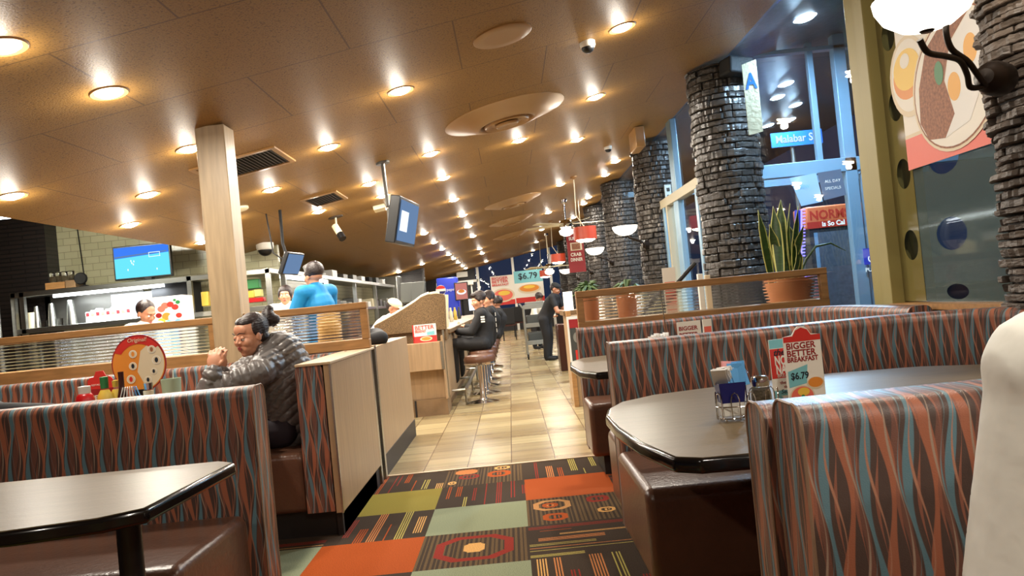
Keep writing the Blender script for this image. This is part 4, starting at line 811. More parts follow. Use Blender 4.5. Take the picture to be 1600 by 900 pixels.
x = at(268, 605, 3.95).x; r = thing('drinking_cup', 'frosted pale green tumbler with a straw near the woman\'s elbow', 'cup', (x, 3.95, tz))
m = M(); m.lathe([(.001, .004), (.038, .0), (.048, .185), (.0465, .185), (.037, .008)], 'cup', (x, 3.95, tz), 24); m.build('tumbler', r, smooth=True); m = M(); m.tube([(x, 3.95, tz+.02), (x+.015, 3.95, tz+.225)], .003, 'white'); m.build('straw', r)
x = at(203, 610, 3.8).x; m = M(); m.box(x-.05, x+.05, 3.77, 3.84, tz, tz+.125, 'steel'); o = m.build('sugar_holder', bevel=.01); tag(o, 'steel rack of sweetener packets at the foot of the round drinks menu', 'sugar holder')
for i in range(7): m = M(); m.obox((x-.04+.013*i, 3.8, tz+.148), (.003, .05, .05), 'sugarw' if i < 5 else 'sugarb', Euler((0, .3-.1*i, .4)).to_matrix()); tag(m.build('sweetener_packet'), 'white sugar packet in the rack below the round drinks menu' if i < 5 else 'blue sweetener packet in the rack below the round drinks menu', 'sugar packet', 'packets in the left rack' if i < 5 else 'blue packets in the left rack')
# round drinks menu
pc = at(217, 568, 3.98); r = thing('round_menu', 'round orange drinks menu board with red Original! ribbon on the left table', 'menu board', (pc.x, 3.98, tz))
f = fr((pc.x, 3.98, pc.z), (1, 0, 0), (0, 0, 1)); R = .137
m = M(); m.slab(circ(0, 0, R, R*1.06, 48), f, .006, 'dred'); m.box(pc.x-.03, pc.x+.03, 3.975, 4.02, tz, pc.z-R*.95, 'black'); m.build('board', r)
m = M(); m.flat([(x, y) for x, y in circ(0, -.004, R*.96, R*.98, 48)], f, 'orange', .0006)
m.flat([(R*.93*math.cos(a), R*.98*math.sin(a)) for a in np.linspace(-PI*.42, PI*.30, 20)]+[(R*.1, R*.45), (-.01, -R*.3)], f, 'beige', .001)
m.flat([(R*.96*math.cos(a), R*1.0*math.sin(a)) for a in np.linspace(PI*.2, PI*.85, 16)]+[(R*.72*math.cos(a), R*.72*math.sin(a)) for a in np.linspace(PI*.82, PI*.23, 16)], f, 'red', .0015)
for a, b, rr, kk in ((-.025, .05, .02, 'orange'), (.07, .065, .02, 'hash'), (-.03, -.01, .02, 'ink'), (.09, .01, .022, 'ink'), (.072, -.045, .016, 'ink'), (-.045, -.075, .022, 'red'), (.04, -.085, .018, 'ink')):
    m.flat(circ(a, b, rr), f, 'paper', .002); m.flat(circ(a, b, rr*.85), f, 'beige', .0023); m.flat(circ(a, b, rr*.4, rr*.6), f, kk, .0026)
m.build('printed_picture', r); text('Original!', .028, f, 0, R*.80, 'beige', r, align='CENTER', off=.003, shear=.2)
def d_stand(r, f, w_, h_):
    m = M(); m.flat(rect(-w_*.5, w_*.5, h_*.0, h_*.62), f, 'dred', .0006); m.build('printed_picture', r)
    text('NEW', w_*.26, f, -w_*.46, h_*.42, 'paper', r, off=.0015, bold=.001); text('WORLD', w_*.24, f, w_*.02, h_*.44, 'paper', r, off=.0015, bold=.001, sx=.7); text('TASTES', w_*.22, f, -w_*.46, h_*.22, 'paper', r, off=.0015, bold=.001); text('RESTAURANTS', w_*.1, f, -w_*.36, h_*.68, 'paper', r, off=.0015)
q = at(152, 600, 3.95); card('menu_card', .125, .27, (q.x, 3.98, tz), .05, 'red folded menu card behind the sauce bottles on the left table', d_stand, tilt=0, back='red', shape=[(-.0625, 0), (.0625, 0), (.0625, .21), (.05, .225), (.03, .228), (.018, .255), (-.018, .255), (-.03, .228), (-.05, .225), (-.0625, .21)])
# ------------------------------------------------------------------ wall lamps
def spl(P, n=6):
    out = []; P = [Vector(p) for p in P]
    for i in range(len(P)-1):
        a = P[max(i-1, 0)]; b = P[i]; c2 = P[i+1]; d = P[min(i+2, len(P)-1)]
        for j in range(n):
            t = j/n; out.append(.5*((2*b)+(c2-a)*t+(2*a-5*b+4*c2-d)*t*t+(3*b-a-3*c2+d)*t**3))
    return out+[P[-1]]
def sconce(x, y, z, label, s=1., wallx=None, arms=None, plate=None):
    """frosted bowl on a scrolled iron arm, bowl centre x,y,z ; column surface toward +x"""
    r = thing('wall_lamp', label, 'wall lamp', (x, y, z-.12*s), 'bowl wall lamps on the columns')
    m = M(); m.lathe([(.175*s, .075*s), (.17*s, .045*s), (.145*s, .0), (.09*s, -.04*s), (.03*s, -.055*s), (.001, -.056*s), (.001, -.045*s), (.08*s, -.03*s), (.135*s, .008*s), (.165*s, .05*s), (.168*s, .075*s)], 'bowl', (x, y, z), 32); m.build('glass_bowl', r, smooth=True)
    wx = wallx
    if arms:
        m = M()
        for a in arms: m.tube(a, .011, 'iron', 10)
        m.lathe([(.02, .0), (.028, .008), (.012, .02)], 'iron', (x, y, z-.06), 14); m.build('arm', r, smooth=True)
        m = M(); m.lathe([(.001, .075), (.03, .07), (.04, .05), (.055, .04), (.06, .02), (.066, .0), (.066, -.06)], 'iron', plate[0], 24, plate[1]); m.build('wall_plate', r, smooth=True)
        l = bpy.data.lights.new('lamp_light', 'POINT'); l.energy = 9*s; l.color = (1, .82, .6); l.shadow_soft_size = .08; lo = bpy.data.objects.new('lamp_light', l); C.objects.link(lo); lo.parent = r; lo.location = (0, 0, .12*s+.12); return
    m = M(); m.lathe([(.02*s, 0), (.014*s, -.02*s), (.012*s, -.05*s)], 'iron', (x, y, z-.04*s), 12)
    for dy in (-.05*s, .05*s): m.tube([(x+.02*s, y+dy*.2, z-.05*s), (x+.05*s, y+dy*.8, z-.09*s), (x+(wx-x)*.5, y+dy, z-.13*s), (x+(wx-x)*.72, y+dy, z-.15*s), (x+(wx-x)*.85, y+dy, z-.20*s), (wx-.03, y+dy*.5, z-.23*s)], .011*s, 'iron', 8)
    m.build('arm', r, smooth=True)
    m = M(); m.lathe([(.001, -.06*s), (.035*s, -.055*s), (.05*s, -.03*s), (.07*s, -.02*s), (.07*s, .03)], 'iron', (wx, y, z-.21*s), 20, (1, 0, 0)); m.build('wall_plate', r, smooth=True)
    l = bpy.data.lights.new('lamp_light', 'POINT'); l.energy = 9*s; l.color = (1, .82, .6); l.shadow_soft_size = .08; lo = bpy.data.objects.new('lamp_light', l); C.objects.link(lo); lo.parent = r; lo.location = (0, 0, .12*s+.12)
p = at(1455, 28, 2.80); sconce(p.x-.02, 2.80, p.z+.01, 'large glowing bowl wall lamp on the near right stone column', .98, wallx=2.06, arms=[spl([at(1478, 34, 2.8), at(1479, 55, 2.80), at(1488, 78, 2.82), at(1512, 96, 2.87), at(1527, 116, 2.91), at(1540, 134, 2.96)]), spl([at(1437, 62, 2.72), at(1450, 82, 2.74), at(1478, 88, 2.80), at(1500, 95, 2.85), at(1511, 116, 2.90), at(1516, 136, 2.93), at(1534, 136, 2.96)])], plate=(at(1552, 122, 3.02), (-.8, -.6, 0)))
labs = ['glowing bowl lamp second along the windows, on the column behind the door frame', 'glowing bowl lamp third along the windows', 'glowing bowl lamp in front of the red hanging banner', 'small far glowing bowl lamp left of the red banner']
for i, (px, py, Y) in enumerate(((977, 362, 10.9), (930, 394, 14.6), (903, 413, 18.3), (884, 425, 21.9))):
    p = at(px, py, Y); sconce(p.x, Y, p.z, labs[i], 1.0, wallx=1.95)
# pendants and fans over the far tables
def pendant(px, py, Y, label, s=1.):
    p = at(px, py, Y); r = thing('pendant_lamp', label, 'pendant lamp', p, 'orange-red drum pendants'); R = .19*s
    m = M(); m.lathe([(R, -.11*s), (R, .10*s), (.02, .105*s), (.02, .1*s), (R*.97, .095*s), (R*.97, -.11*s)], 'pend', p, 28); m.build('drum_shade', r, smooth=True)
    m = M(); m.lathe([(.001, -.15*s), (R*.5, -.145*s), (R*.8, -.12*s), (R*.85, -.10*s)], 'bulb', p, 20); m.build('glass_diffuser', r, smooth=True)
    m = M(); m.tube([p+Vector((0, 0, .1)), p+Vector((-.12*s, 0, .3)), p+Vector((-.1, 0, .8)), Vector((p.x-.1, p.y, cz(p.x-.1)))], .008, 'cream'); m.lathe([(.06, .003), (.06, -.02), (.02, -.05)], 'ceilplate', (p.x-.1, p.y, cz(p.x-.1)), 16, tiltq); m.build('cord', r, smooth=True)
pendant(914, 364, 13.0, 'nearest and largest orange-red drum pendant lamp', 1.); pendant(872, 403, 20.0, 'middle orange-red drum pendant lamp, left of the banner'); pendant(852, 427, 26, 'furthest small orange-red drum pendant lamp')
def fan(px, py, Y, label, L=.6):
    p = at(px, py, Y); r = thing('ceiling_fan', label, 'ceiling fan', p, 'ceiling fans')
    m = M(); m.lathe([(.03, .42), (.02, .12), (.10, .10), (.14, .04), (.14, -.04), (.08, -.08)], 'chrome', p, 24); m.tube([p+Vector((0, 0, .1)), Vector((p.x, p.y, cz(p.x)))], .016, 'cream'); m.lathe([(.07, .003), (.06, -.06)], 'chrome', (p.x, p.y, cz(p.x)), 16); m.build('motor', r, smooth=True)
    for i in range(5):
        a = 2*PI*i/5+.1; R3 = Matrix.Rotation(a, 3, 'Z')@Matrix.Rotation(.2, 3, 'X'); m = M(); m.obox(p+Matrix.Rotation(a, 3, 'Z')@Vector((.13+L/2, 0, .02)), (L, .13, .008), 'cream', R3); m.build('blade', r, bevel=.003)
    m = M(); m.lathe([(.11, -.08), (.15, -.11), (.13, -.18), (.06, -.22), (.001, -.225)], 'bowl', p, 24); m.build('light_bowl', r, smooth=True)
fan(884, 352, 16, 'nearest chrome ceiling fan with a lit glass bowl', .75); fan(858, 428-10, 24, 'further chrome ceiling fan near the far end windows', .7)
# red banner
p0 = at(887, 376, 17.0); r = thing('hanging_banner', 'red hanging banner with white lettering between the stone columns', 'banner', at(905, 425, 17.0))
U = Vector((.32, 0, 0)); f = (at(890, 425, 17.0), Vector((1, 0, 0)), Vector((0, 0, 1)))
m = M(); m.slab(rect(0, .36, -.02, .80), f, .01, 'dred'); m.build('cloth', r); m = M(); m.flat(rect(.07, .32, .45, .62), f, 'beige', .001); m.flat(rect(.1, .28, .47, .60), f, 'hash', .002); m.build('printed_picture', r)
text('SUPER', .09, f, .05, .68, 'paper', r, off=.003, bold=.003, sx=.9); text('CRAB', .10, f, .06, .33, 'paper', r, off=.003, bold=.003, sx=.9); text('DINNER', .10, f, .05, .22, 'paper', r, off=.003, bold=.003, sx=.7)
m = M(); m.tube([f[0]+Vector((.03, 0, .8)), Vector((f[0].x+.03, 17, cz(f[0].x)))], .005, 'cream'); m.tube([f[0]+Vector((.33, 0, .8)), Vector((f[0].x+.33, 17, cz(f[0].x+.33)))], .005, 'cream'); m.build('cords', r)
# ------------------------------------------------------------------ frosted film with round clear holes, and poster on the near window
def holes_plane(x, y0, y1, z0, z1, holes, k):
    cu = bpy.data.curves.new('t', 'CURVE'); cu.dimensions = '2D'; cu.fill_mode = 'BOTH'; cu.extrude = .0006
    for loop in [rect(y0, y1, z0, z1)]+[circ(a, b, ra, rb, 40) for a, b, ra, rb in holes]:
        sp = cu.splines.new('POLY'); sp.points.add(len(loop)-1); sp.use_cyclic_u = True
        for q, (a, b) in zip(sp.points, loop): q.co = (a, b, 0, 1)
    t = bpy.data.objects.new('t', cu); C.objects.link(t); me = bpy.data.meshes.new_from_object(t.evaluated_get(bpy.context.evaluated_depsgraph_get())); bpy.data.objects.remove(t)
    for v in me.vertices: v.co = (x+v.co.z, v.co.x-y0, v.co.y-z0)
    me.materials.clear(); me.materials.append(K[k]); o = bpy.data.objects.new('window_film', me); C.objects.link(o); o.location = (0, y0, z0); return o
o = holes_plane(2.292, 3.42, 4.36, .93, cz(2.29)-.02, [(4.05, 1.675, .14, .085), (4.05, 1.28, .14, .085), (4.05, .98, .10, .04)], 'film')
tag(o, 'frosted blue-grey window film with large clear round holes beside the near stone column', 'window film')
o = holes_plane(2.29, 4.36, 4.6, .93, cz(2.29)-.02, [(4.47, 2.045, .075, .085), (4.46, 1.655, .075, .085), (4.46, 1.25, .075, .085), (4.47, 2.45, .075, .085)], 'olive2'); o.name = 'window_screen'
tag(o, 'narrow olive strip with a column of round holes next to the olive window post', 'window screen')
r = thing('window_poster', 'large steak and eggs breakfast poster on the near window, cream and salmon red', 'poster', (2.27, 3.9, 1.66))
f = fr((2.275, 4.37, 1.66), (0, -1, 0), (0, 0, 1)); m = M(); m.slab(rect(0, 1.0, 0, 1.3), f, .004, 'paper'); m.build('sheet', r)
m = M(); m.flat(rect(0, 1.0, 0, .17), f, 'pink', .001); m.flat(rect(0, .95, .17, .19), f, 'beige', .001)
m.flat(circ(.10, .50, .20, .22), f, 'beige', .0015); m.flat(circ(.10, .505, .175, .195), f, 'paper', .002); m.flat(circ(.09, .50, .15, .12), f, 'orange', .0025); m.flat(circ(.09, .54, .14, .11), f, 'yellow', .003); m.flat(circ(.08, .59, .05, .04), f, 'paper', .0035)
pl = lambda a, b, sc=1.: [(.52+(x*math.cos(.35)-y*math.sin(.35))*sc, .37+(x*math.sin(.35)+y*math.cos(.35))*sc) for x, y in circ(0, 0, a, b, 40)]
m.flat(pl(.40, .34), f, 'beige', .004); m.flat(pl(.385, .325), f, 'hash', .0045); m.flat(pl(.375, .315), f, 'paper', .005)
m.flat([(.25, .12), (.40, .10), (.50, .2), (.44, .38), (.52, .55), (.72, .66), (.66, .70), (.5, .68), (.3, .58), (.2, .4), (.18, .22)], f, 'hash', .0055); m.flat([(.40, .10), (.62, .14), (.8, .35), (.82, .6), (.7, .64), (.52, .54), (.45, .38), (.5, .2)], f, 'sugarw', .006); m.flat(circ(.52, .33, .055, .07), f, 'yolk', .0065); m.flat(circ(.68, .47, .055, .07), f, 'yolk', .0065); m.flat(circ(.40, .43, .04, .06), f, 'green', .0065)
m.build('printed_picture', r); text('STEAK', .26, f, .02, .86, 'red', r, off=.002, bold=.008)
# A grade card on the big column, outlet and small things near the rail
r = thing('grade_card', 'letter A card in a crinkled plastic sleeve on the big stone column', 'sign', (1.95, 7.0, 2.3)); o_ = at(1170, 212, 7.25); f = fr(o_, (.97, -.24, 0), (0, 0, 1)); 
m = M(); m.slab([(0, .0), (.13, .02), (.13, .69), (0, .66)], f, .012, 'acard'); m.build('sleeve', r, bevel=.003); text('A', .20, f, .022, .43, 'bluesign', r, off=.003, bold=.006, sx=.7)
m = M(); p = at(1044, 303, 11.1); m.obox(p, (.10, .02, .26), 'white', Euler((0, 0, .3)).to_matrix()); 
m.obox(p+Vector((0, -.012, .06)), (.05, .01, .05), 'dgrey'); m.obox(p+Vector((0, -.012, -.04)), (.05, .01, .05), 'dgrey'); tag(m.build('switch_plate', bevel=.004), 'narrow white plate with two dark switches beside the third stone column', 'switch plate')
q = at(1046, 437, 6.0); card('paper_notice', .10, at(1046, 418, 6.0).z-.80, (q.x, 6.0, .80), 0, 'small pink-printed paper card standing behind the right divider rail', d_red, tilt=0, cat='notice')
m = M(); m.tube([at(1062, 438, 6.0)+(at(1062, 438, 6.0)-at(1086, 411, 6.0))*2.3, at(1086, 411, 6.0)], .016, 'black', 10); tag(m.build('black_handle'), 'slanting black handle behind the right divider rail', 'handle')
m = M(); q = at(1093, 428, 6.1); m.box(q.x-.02, q.x+.02, 6.08, 6.12, .80, q.z, 'white'); m.box(q.x+.035, q.x+.075, 6.08, 6.12, .80, q.z-.015, 'beige'); tag(m.build('small_boxes', bevel=.003), 'two small pale boxes behind the rail beside the big stone column', 'box')
# ------------------------------------------------------------------ plants
pX, pY = at(1230, 425, 5.98).x, 5.98
r = thing('snake_plant', 'snake plant with yellow-edged leaves in a terracotta pot behind the right divider', 'potted plant', (pX, pY, .80))
m = M(); m.lathe([(.001, 0), (.12, 0), (.185, .30), (.19, .34), (.175, .345), (.17, .31), (.001, .31)], 'terracotta', (pX, pY, .80), 32); m.build('pot', r, smooth=True)
m = M(); rg = random.Random(2); m.lathe([(.17, .315), (.001, .325)], 'soil', (pX, pY, .80), 24)
for i in range(40):
    a = rg.random()*2*PI; q = rg.random()*.15; m.lathe([(.014*math.sin(t), .012*math.cos(t)) for t in np.linspace(.01, PI-.01, 5)], 'soil', (pX+q*math.cos(a), pY+q*math.sin(a), 1.125), 6)
m.build('soil', r, smooth=True)
def leaf(base, tip, wd, bend, rg):
    base = Vector(base); tip = Vector(tip); n = 12; ax = tip-base; side = Vector((rg.uniform(-.3, .3)+1, rg.uniform(-.8, .8), 0)).normalized(); mid = M(); L = []
    for i in range(n+1):
        t = i/n; p = base.lerp(tip, t)+Vector(bend)*math.sin(PI*t); sd = (Matrix.Rotation(rg.uniform(-.02, .02)+t*.5, 3, 'Z')@side); w_ = wd*(.55+1.6*t*(1-t))*min(1, (1-t)*4+.02); L.append((p, sd, w_))
    m = mid
    for (a, k0, k1, kk) in ((-1, -1, -.76, 'leafy'), (0, -.76, .76, 'leaf'), (1, .76, 1, 'leafy')):
        vs = []; 
        for p, sd, w_ in L:
            fo = sd.cross(Vector((0, 0, 1)))*.25*w_
            vs += [p+sd*w_*k0+fo*abs(k0), p+sd*w_*k1+fo*abs(k1)]
            if kk == 'leaf': vs.insert(-1, p)
        st = 3 if kk == 'leaf' else 2; fs = []
        for i in range(n):
            for j in range(st-1): fs.append((i*st+j, i*st+j+1, (i+1)*st+j+1, (i+1)*st+j))
        m.add(vs, fs, kk)
    return m
rg = random.Random(11)
for tx, ty, wd in ((1184, 328, .028), (1208, 322, .03), (1220, 312, .034), (1234, 318, .032), (1247, 322, .03), (1256, 350, .026), (1202, 350, .028), (1228, 345, .034), (1240, 372, .03), (1215, 360, .032), (1197, 380, .024), (1250, 390, .024)):
    tp_ = at(tx, ty, 5.98+rg.uniform(-.08, .08)); bx = pX+(tx-1228)/400+rg.uniform(-.03, .03); o = leaf((bx, pY+rg.uniform(-.06, .06), 1.11), tp_, wd*1.45, (rg.uniform(-.045, .045), 0, 0), rg).build('leaf', r, smooth=True); sm = o.modifiers.new('th', 'SOLIDIFY'); sm.thickness = .003
m = M(); m.tube([Vector((pX+.08, pY, 1.12)), at(1260, 405, pY), at(1275, 385, pY), at(1298, 380, pY), at(1322, 392, pY)], [.006, .009, .010, .007, .002], 'leaf', 8); m.build('drooping_leaf', r, smooth=True)
def bushy(px, py, Y, n, L, label, base_z):
    b = at(px, py, Y); r = thing('potted_plant', label, 'potted plant', (b.x, Y, base_z)); m = M(); m.lathe([(.06, 0), (.08, b.z-base_z-.02), (.07, b.z-base_z-.02), (.001, b.z-base_z-.03)], 'terracotta', (b.x, Y, base_z), 20); m.build('pot', r, smooth=True); m = M(); rg = random.Random(n)
    for i in range(n):
        a = rg.random()*2*PI; e = rg.uniform(.3, 1.2); d = Vector((math.cos(a)*math.cos(e), math.sin(a)*math.cos(e), math.sin(e))); l = L*rg.uniform(.6, 1.1); q = Vector((b.x, Y, b.z-.04))
        m.tube([q, q+d*l*.5+Vector((0, 0, .03)), q+d*l+Vector((0, 0, -.04))], [.004, .016, .001], 'fern', 4)
    m.build('foliage', r)
bushy(918, 456, 6.0, 60, .17, 'bushy green plant behind the left end of the right divider', .80); bushy(977, 451, 5.95, 10, .17, 'small sparse green plant behind the right divider, in front of the third column', .80)
# ------------------------------------------------------------------ outside the side windows
for i, (px, py, Y) in enumerate(((1228, 131, 6.6), (1258, 28, 5.6), (1243, 164, 9.5), (1215, 152, 10.5), (1200, 196, 13), (1075, 268, 12.5), (1090, 283, 14), (1068, 288, 15), (1234, 187, 9.0), (1247, 233, 12.0), (1330, 247, 12.0))):  # last three stand for room lights reflected in the glass, added as lamps
    d = _F*FPX+_R*(px-800)-_U*(py-450); t = (CA-EYE)/(d.z-CB*d.x); q = d*t
    x, y, z = q.x, q.y, CA+CB*q.x
    if y > 16 or y < 0 or x < XR: continue
    r = thing('canopy_and_reflected_light', '%s of the cool white canopy downlights and reflected room lights outside the window wall' % ordn[i], 'outdoor light', (x, y, z), 'canopy downlights')
    m = M(); m.lathe([(.001, -.02), (.07, -.018), (.10, -.001)], 'coolbulb', (x, y, z), 20, tiltq); m.build('bulb', r, smooth=True)
    l = bpy.data.lights.new('canopy_and_reflected_lamp', 'AREA'); l.shape = 'DISK'; l.size = .18; l.energy = 90; l.color = (.5, .75, 1); lo = bpy.data.objects.new('lamp_light', l); C.objects.link(lo); lo.parent = r; lo.location = (0, 0, -.04)
r = thing('street_sign', 'blue street name sign reading Malabar St seen through the window', 'street sign', at(1245, 225, 11.0)); f = fr(at(1206, 231, 11.0), (1, 0, .0), (0, 0, 1)); m = M(); m.slab(rect(0, .72, 0, .20), f, .02, 'bluesign'); m.build('sign_plate', r); text('Malabar St', .15, f, .06, .055, 'tvwhite', r, off=.003, bold=.003, sx=.9)
m = M(); q = at(1240, 236, 11.05); m.tube([(q.x, 11.08, 0), (q.x, 11.08, q.z+.15)], .03, 'dsteel'); m.build('sign_pole', r)
r = thing('kiosk', 'red and orange kiosk with NORMS is So Cal header and dark glass case outside', 'kiosk', at(1300, 470, 10.8)); a = at(1262, 358, 10.8); b = at(1362, 348, 10.8); f = fr(a, (1, 0, 0), (0, 0, 1)); W = b.x-a.x
m = M(); m.slab(rect(0, W, 0, .30), f, .5, 'signorange'); m.build('header', r, bevel=.02); m = M(); m.flat(rect(0, W, 0, .09), f, 'signred', .002); m.build('header_band', r)
text('NORMS', .17, f, .04, .12, 'signred', r, off=.004, bold=.006, sx=.95); text('is So Cal', .09, f, .2, .02, 'tvwhite', r, off=.005, bold=.003)
m = M(); m.box(a.x+.02, a.x+W, 10.81, 11.3, 0, a.z, 'dwall'); m.box(a.x+.08, a.x+.12, 10.78, 10.81, .5, a.z-.06, 'blueframe'); m.box(a.x+.12, a.x+.5, 10.795, 10.808, a.z-.10, a.z-.07, 'coolbulb'); m.box(a.x+.1, a.x+W-.1, 10.79, 10.809, .5, a.z-.06, 'canopy'); m.build('display_case', r)
m = M(); p0 = at(1252, 400, 10.5); p1 = at(1252, 328, 10.5); m.tube([Vector((p0.x-.05, 10.5, 0)), p0-Vector((.05, 0, 0))], .03, 'dsteel'); m.tube([p0, p1], .012, 'led')
for i in range(15): q = p0.lerp(p1, i/14); m.tube([q, q+Vector((.05, 0, 0))], .008, 'led', 6)
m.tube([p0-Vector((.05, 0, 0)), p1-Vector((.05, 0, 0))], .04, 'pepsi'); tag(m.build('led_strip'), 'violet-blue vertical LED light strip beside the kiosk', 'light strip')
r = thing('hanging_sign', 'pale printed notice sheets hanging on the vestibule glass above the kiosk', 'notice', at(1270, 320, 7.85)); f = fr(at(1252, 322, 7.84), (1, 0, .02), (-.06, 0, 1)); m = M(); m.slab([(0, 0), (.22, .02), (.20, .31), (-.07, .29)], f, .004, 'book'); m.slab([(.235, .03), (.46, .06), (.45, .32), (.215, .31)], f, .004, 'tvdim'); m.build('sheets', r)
text('NEW', .05, f, .0, .17, 'teal', r, off=.003); text('ALL DAY', .04, f, .27, .2, 'paper', r, off=.003); text('SPECIALS', .04, f, .26, .13, 'paper', r, off=.003)
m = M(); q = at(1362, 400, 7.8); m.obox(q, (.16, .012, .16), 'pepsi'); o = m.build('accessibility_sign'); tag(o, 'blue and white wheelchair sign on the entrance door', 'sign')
f = fr(q+Vector((-.08, -.0075, -.08)), (1, 0, 0), (0, 0, 1)); m = M(); m.flat(circ(.07, .13, .012), f, 'tvwhite', .001); m.flat([(.062, .115), (.078, .115), (.078, .08), (.105, .08), (.12, .045), (.108, .04), (.095, .067), (.062, .067)], f, 'tvwhite', .001)
ci = circ(.075, .055, .038, n=24, a0=PI*.75, a1=PI*1.95); co_ = circ(.075, .055, .028, n=24, a0=PI*.75, a1=PI*1.95)
m.flat(ci+co_[::-1], f, 'tvwhite', .001); m.build('wheelchair_symbol', o); text('PUSH', .055, f, .0, -.07, 'tvwhite', o, off=.001)
m = M(); p = at(1399, 275, 14); m.lathe([(.09*math.sin(t), .09*math.cos(t)) for t in np.linspace(.01, PI-.01, 8)], 'greenl', p, 16); m.tube([p, Vector((p.x, p.y+.1, 0))], .03, 'dsteel'); tag(m.build('traffic_light', smooth=True), 'green glowing signal light outside the window film hole', 'traffic light')
# ------------------------------------------------------------------ counter with granite screen
r = thing('service_counter', 'wood-panelled service counter with speckled granite top along the aisle', 'counter', (-1.0, 8.6, 0))
m = M(); m.box(-1.95, -.77, 8.68, 9.1, .18, .50, 'lam'); m.box(-1.95, -.80, 8.55, 9.1, .50, .80, 'lam'); m.box(-1.27, -1.25, 8.54, 8.56, .5, .8, 'oak'); m.build('front_panel', r, bevel=.003)
m = M(); m.box(-1.95, -.78, 8.62, 9.1, 0, .18, 'greytile'); m.box(-1.14, -1.12, 8.612, 8.62, 0, .18, 'kick'); m.build('stone_base', r)
m = M(); m.box(-1.3, -.78, 9.1, 21, .12, .86, 'lam'); m.box(-1.3, -.82, 9.1, 21, 0, .12, 'greytile'); m.box(-.785, -.765, 8.55, 9.1, .18, .86, 'lam'); m.build('aisle_panel', r)
m = M(); m.box(-1.95, -.74, 8.8, 9.1, .80, .92, 'granite'); m.box(-1.4, -.72, 9.1, 21, .86, .91, 'granite'); m.build('granite_top', r, bevel=.006)
m = M(); m.box(-.80, -.77, 8.545, 8.56, .5, .8, 'steel'); m.box(-.775, -.755, 8.67, 8.69, .18, .92, 'steel'); m.build('corner_strip', r)
m = M(); m.tube([(-.62, 9.3, .18), (-.62, 21, .18)], .022, 'steel'); 
for y in np.arange(9.3, 21, 1.5): m.tube([(-.78, y, .18), (-.62, y, .18)], .014, 'steel'); m.tube([(-.62, y, .18), (-.62, y, 0)], .014, 'steel')
m.build('foot_rail', r)
r = thing('counter_screen', 'humped speckled granite screen rising from the end of the counter', 'counter screen', (-1.05, 8.9, .92)); f = fr((0, 8.86, 0), (1, 0, 0), (0, 0, 1))
hump = [(-1.52, .92), (-1.52, 1.04), (-1.42, 1.08), (-1.28, 1.14), (-1.16, 1.20), (-1.06, 1.25), (-.98, 1.30), (-.90, 1.325), (-.80, 1.325), (-.72, 1.31), (-.715, 1.26), (-.735, .92)]
m = M(); m.slab(hump, f, -.12, 'granite'); m.build('granite_panel', r, bevel=.004); m = M(); m.tube([Vector((a, 8.92, b+.01)) for a, b in hump[1:8]], .022, 'cream', 8); m.build('top_trim', r, smooth=True)
q = at(662, 534, 8.5); card('menu_card', .26, .20, (q.x, 8.66, .80), 0, 'red and white menu card leaning on the counter screen', lambda r, f, w_, h_: d_counter(r, f, w_, h_), tilt=-.05, back='paper')
m = M(); q = at(628, 537, 8.6); m.obox((q.x-.03, 8.66, .84), (.12, .05, .08), 'dgrey'); tag(m.build('napkin_box', bevel=.004), 'small dark box on the counter left of the menu card', 'box')
def stuffbox(name, px, py, Y, w_, d, h_, k, label, cat, ang=0, bev=.01, zb=None):
    q = at(px, py, Y); m = M(); m.obox((q.x, Y, q.z), (w_, d, h_), k, Matrix.Rotation(ang, 3, 'Z')); return tag(m.build(name, bevel=bev), label, cat)
def pos_term(px, py, Y, w_, h_, lab, k='dgrey', base=.92):
    q = at(px, py, Y); r = thing('order_terminal', lab, 'order terminal', (q.x, Y, base)); m = M(); m.obox(q, (w_, .05, h_), k, Euler((-.2, 0, -.3)).to_matrix()); m.build('screen_housing', r, bevel=.01); m = M(); m.tube([(q.x, Y+.05, base), (q.x, Y+.05, q.z)], .03, 'matte'); m.lathe([(.11, 0), (.11, .02), (.02, .03)], 'matte', (q.x, Y+.05, base), 16); m.build('stand', r)
pos_term(636, 458, 9.8, .16, .26, 'dark order terminal standing behind the granite screen, left one'); pos_term(654, 457, 9.6, .18, .26, 'grey-green order terminal standing behind the granite screen, right one')
for i, (px, py) in enumerate(((671, 464), (679, 460), (686, 464), (693, 465))):
    q = at(px, py, 9.4); m = M(); m.lathe([(.03, .92-q.z), (.055, -.05), (.06, .03), (.001, .035)], 'cream', q, 14); tag(m.build('stacked_bowls', smooth=True), '%s stack of pale bowls from the left behind the granite screen' % ordinal[i], 'bowls', 'stacks of pale bowls')
for i in range(9):
    q = at(702+rg.uniform(0, 26), 505, 11+i*.8); m = M(); k = ['cream', 'ketchup', 'mustard', 'dgrey', 'white'][i % 5]; x = -1.12+.03*(i % 3); y = 10.2+i*.75; m.lathe([(.03, 0), (.035, .03), (.035, .16), (.018, .2), (.018, .24), (.001, .245)], k, (x, y, .91), 12); tag(m.build('condiment_bottle', smooth=True), '%s condiment bottle from the near end, %s, on the counter top' % (ordinal[i], dict(cream='cream', ketchup='red', mustard='yellow', dgrey='dark grey', white='white')[k]), 'bottle', 'condiments along the counter')
m = M(); q = at(722, 500, 9.9); m.lathe([(.001, 0), (.08, .0), (.14, .04), (.135, .045), (.001, .03)], 'mustard', (-1.0, 10.0, .91), 20); tag(m.build('plate_of_food', smooth=True), 'yellow plate of food on the counter in front of the seated men', 'plate')
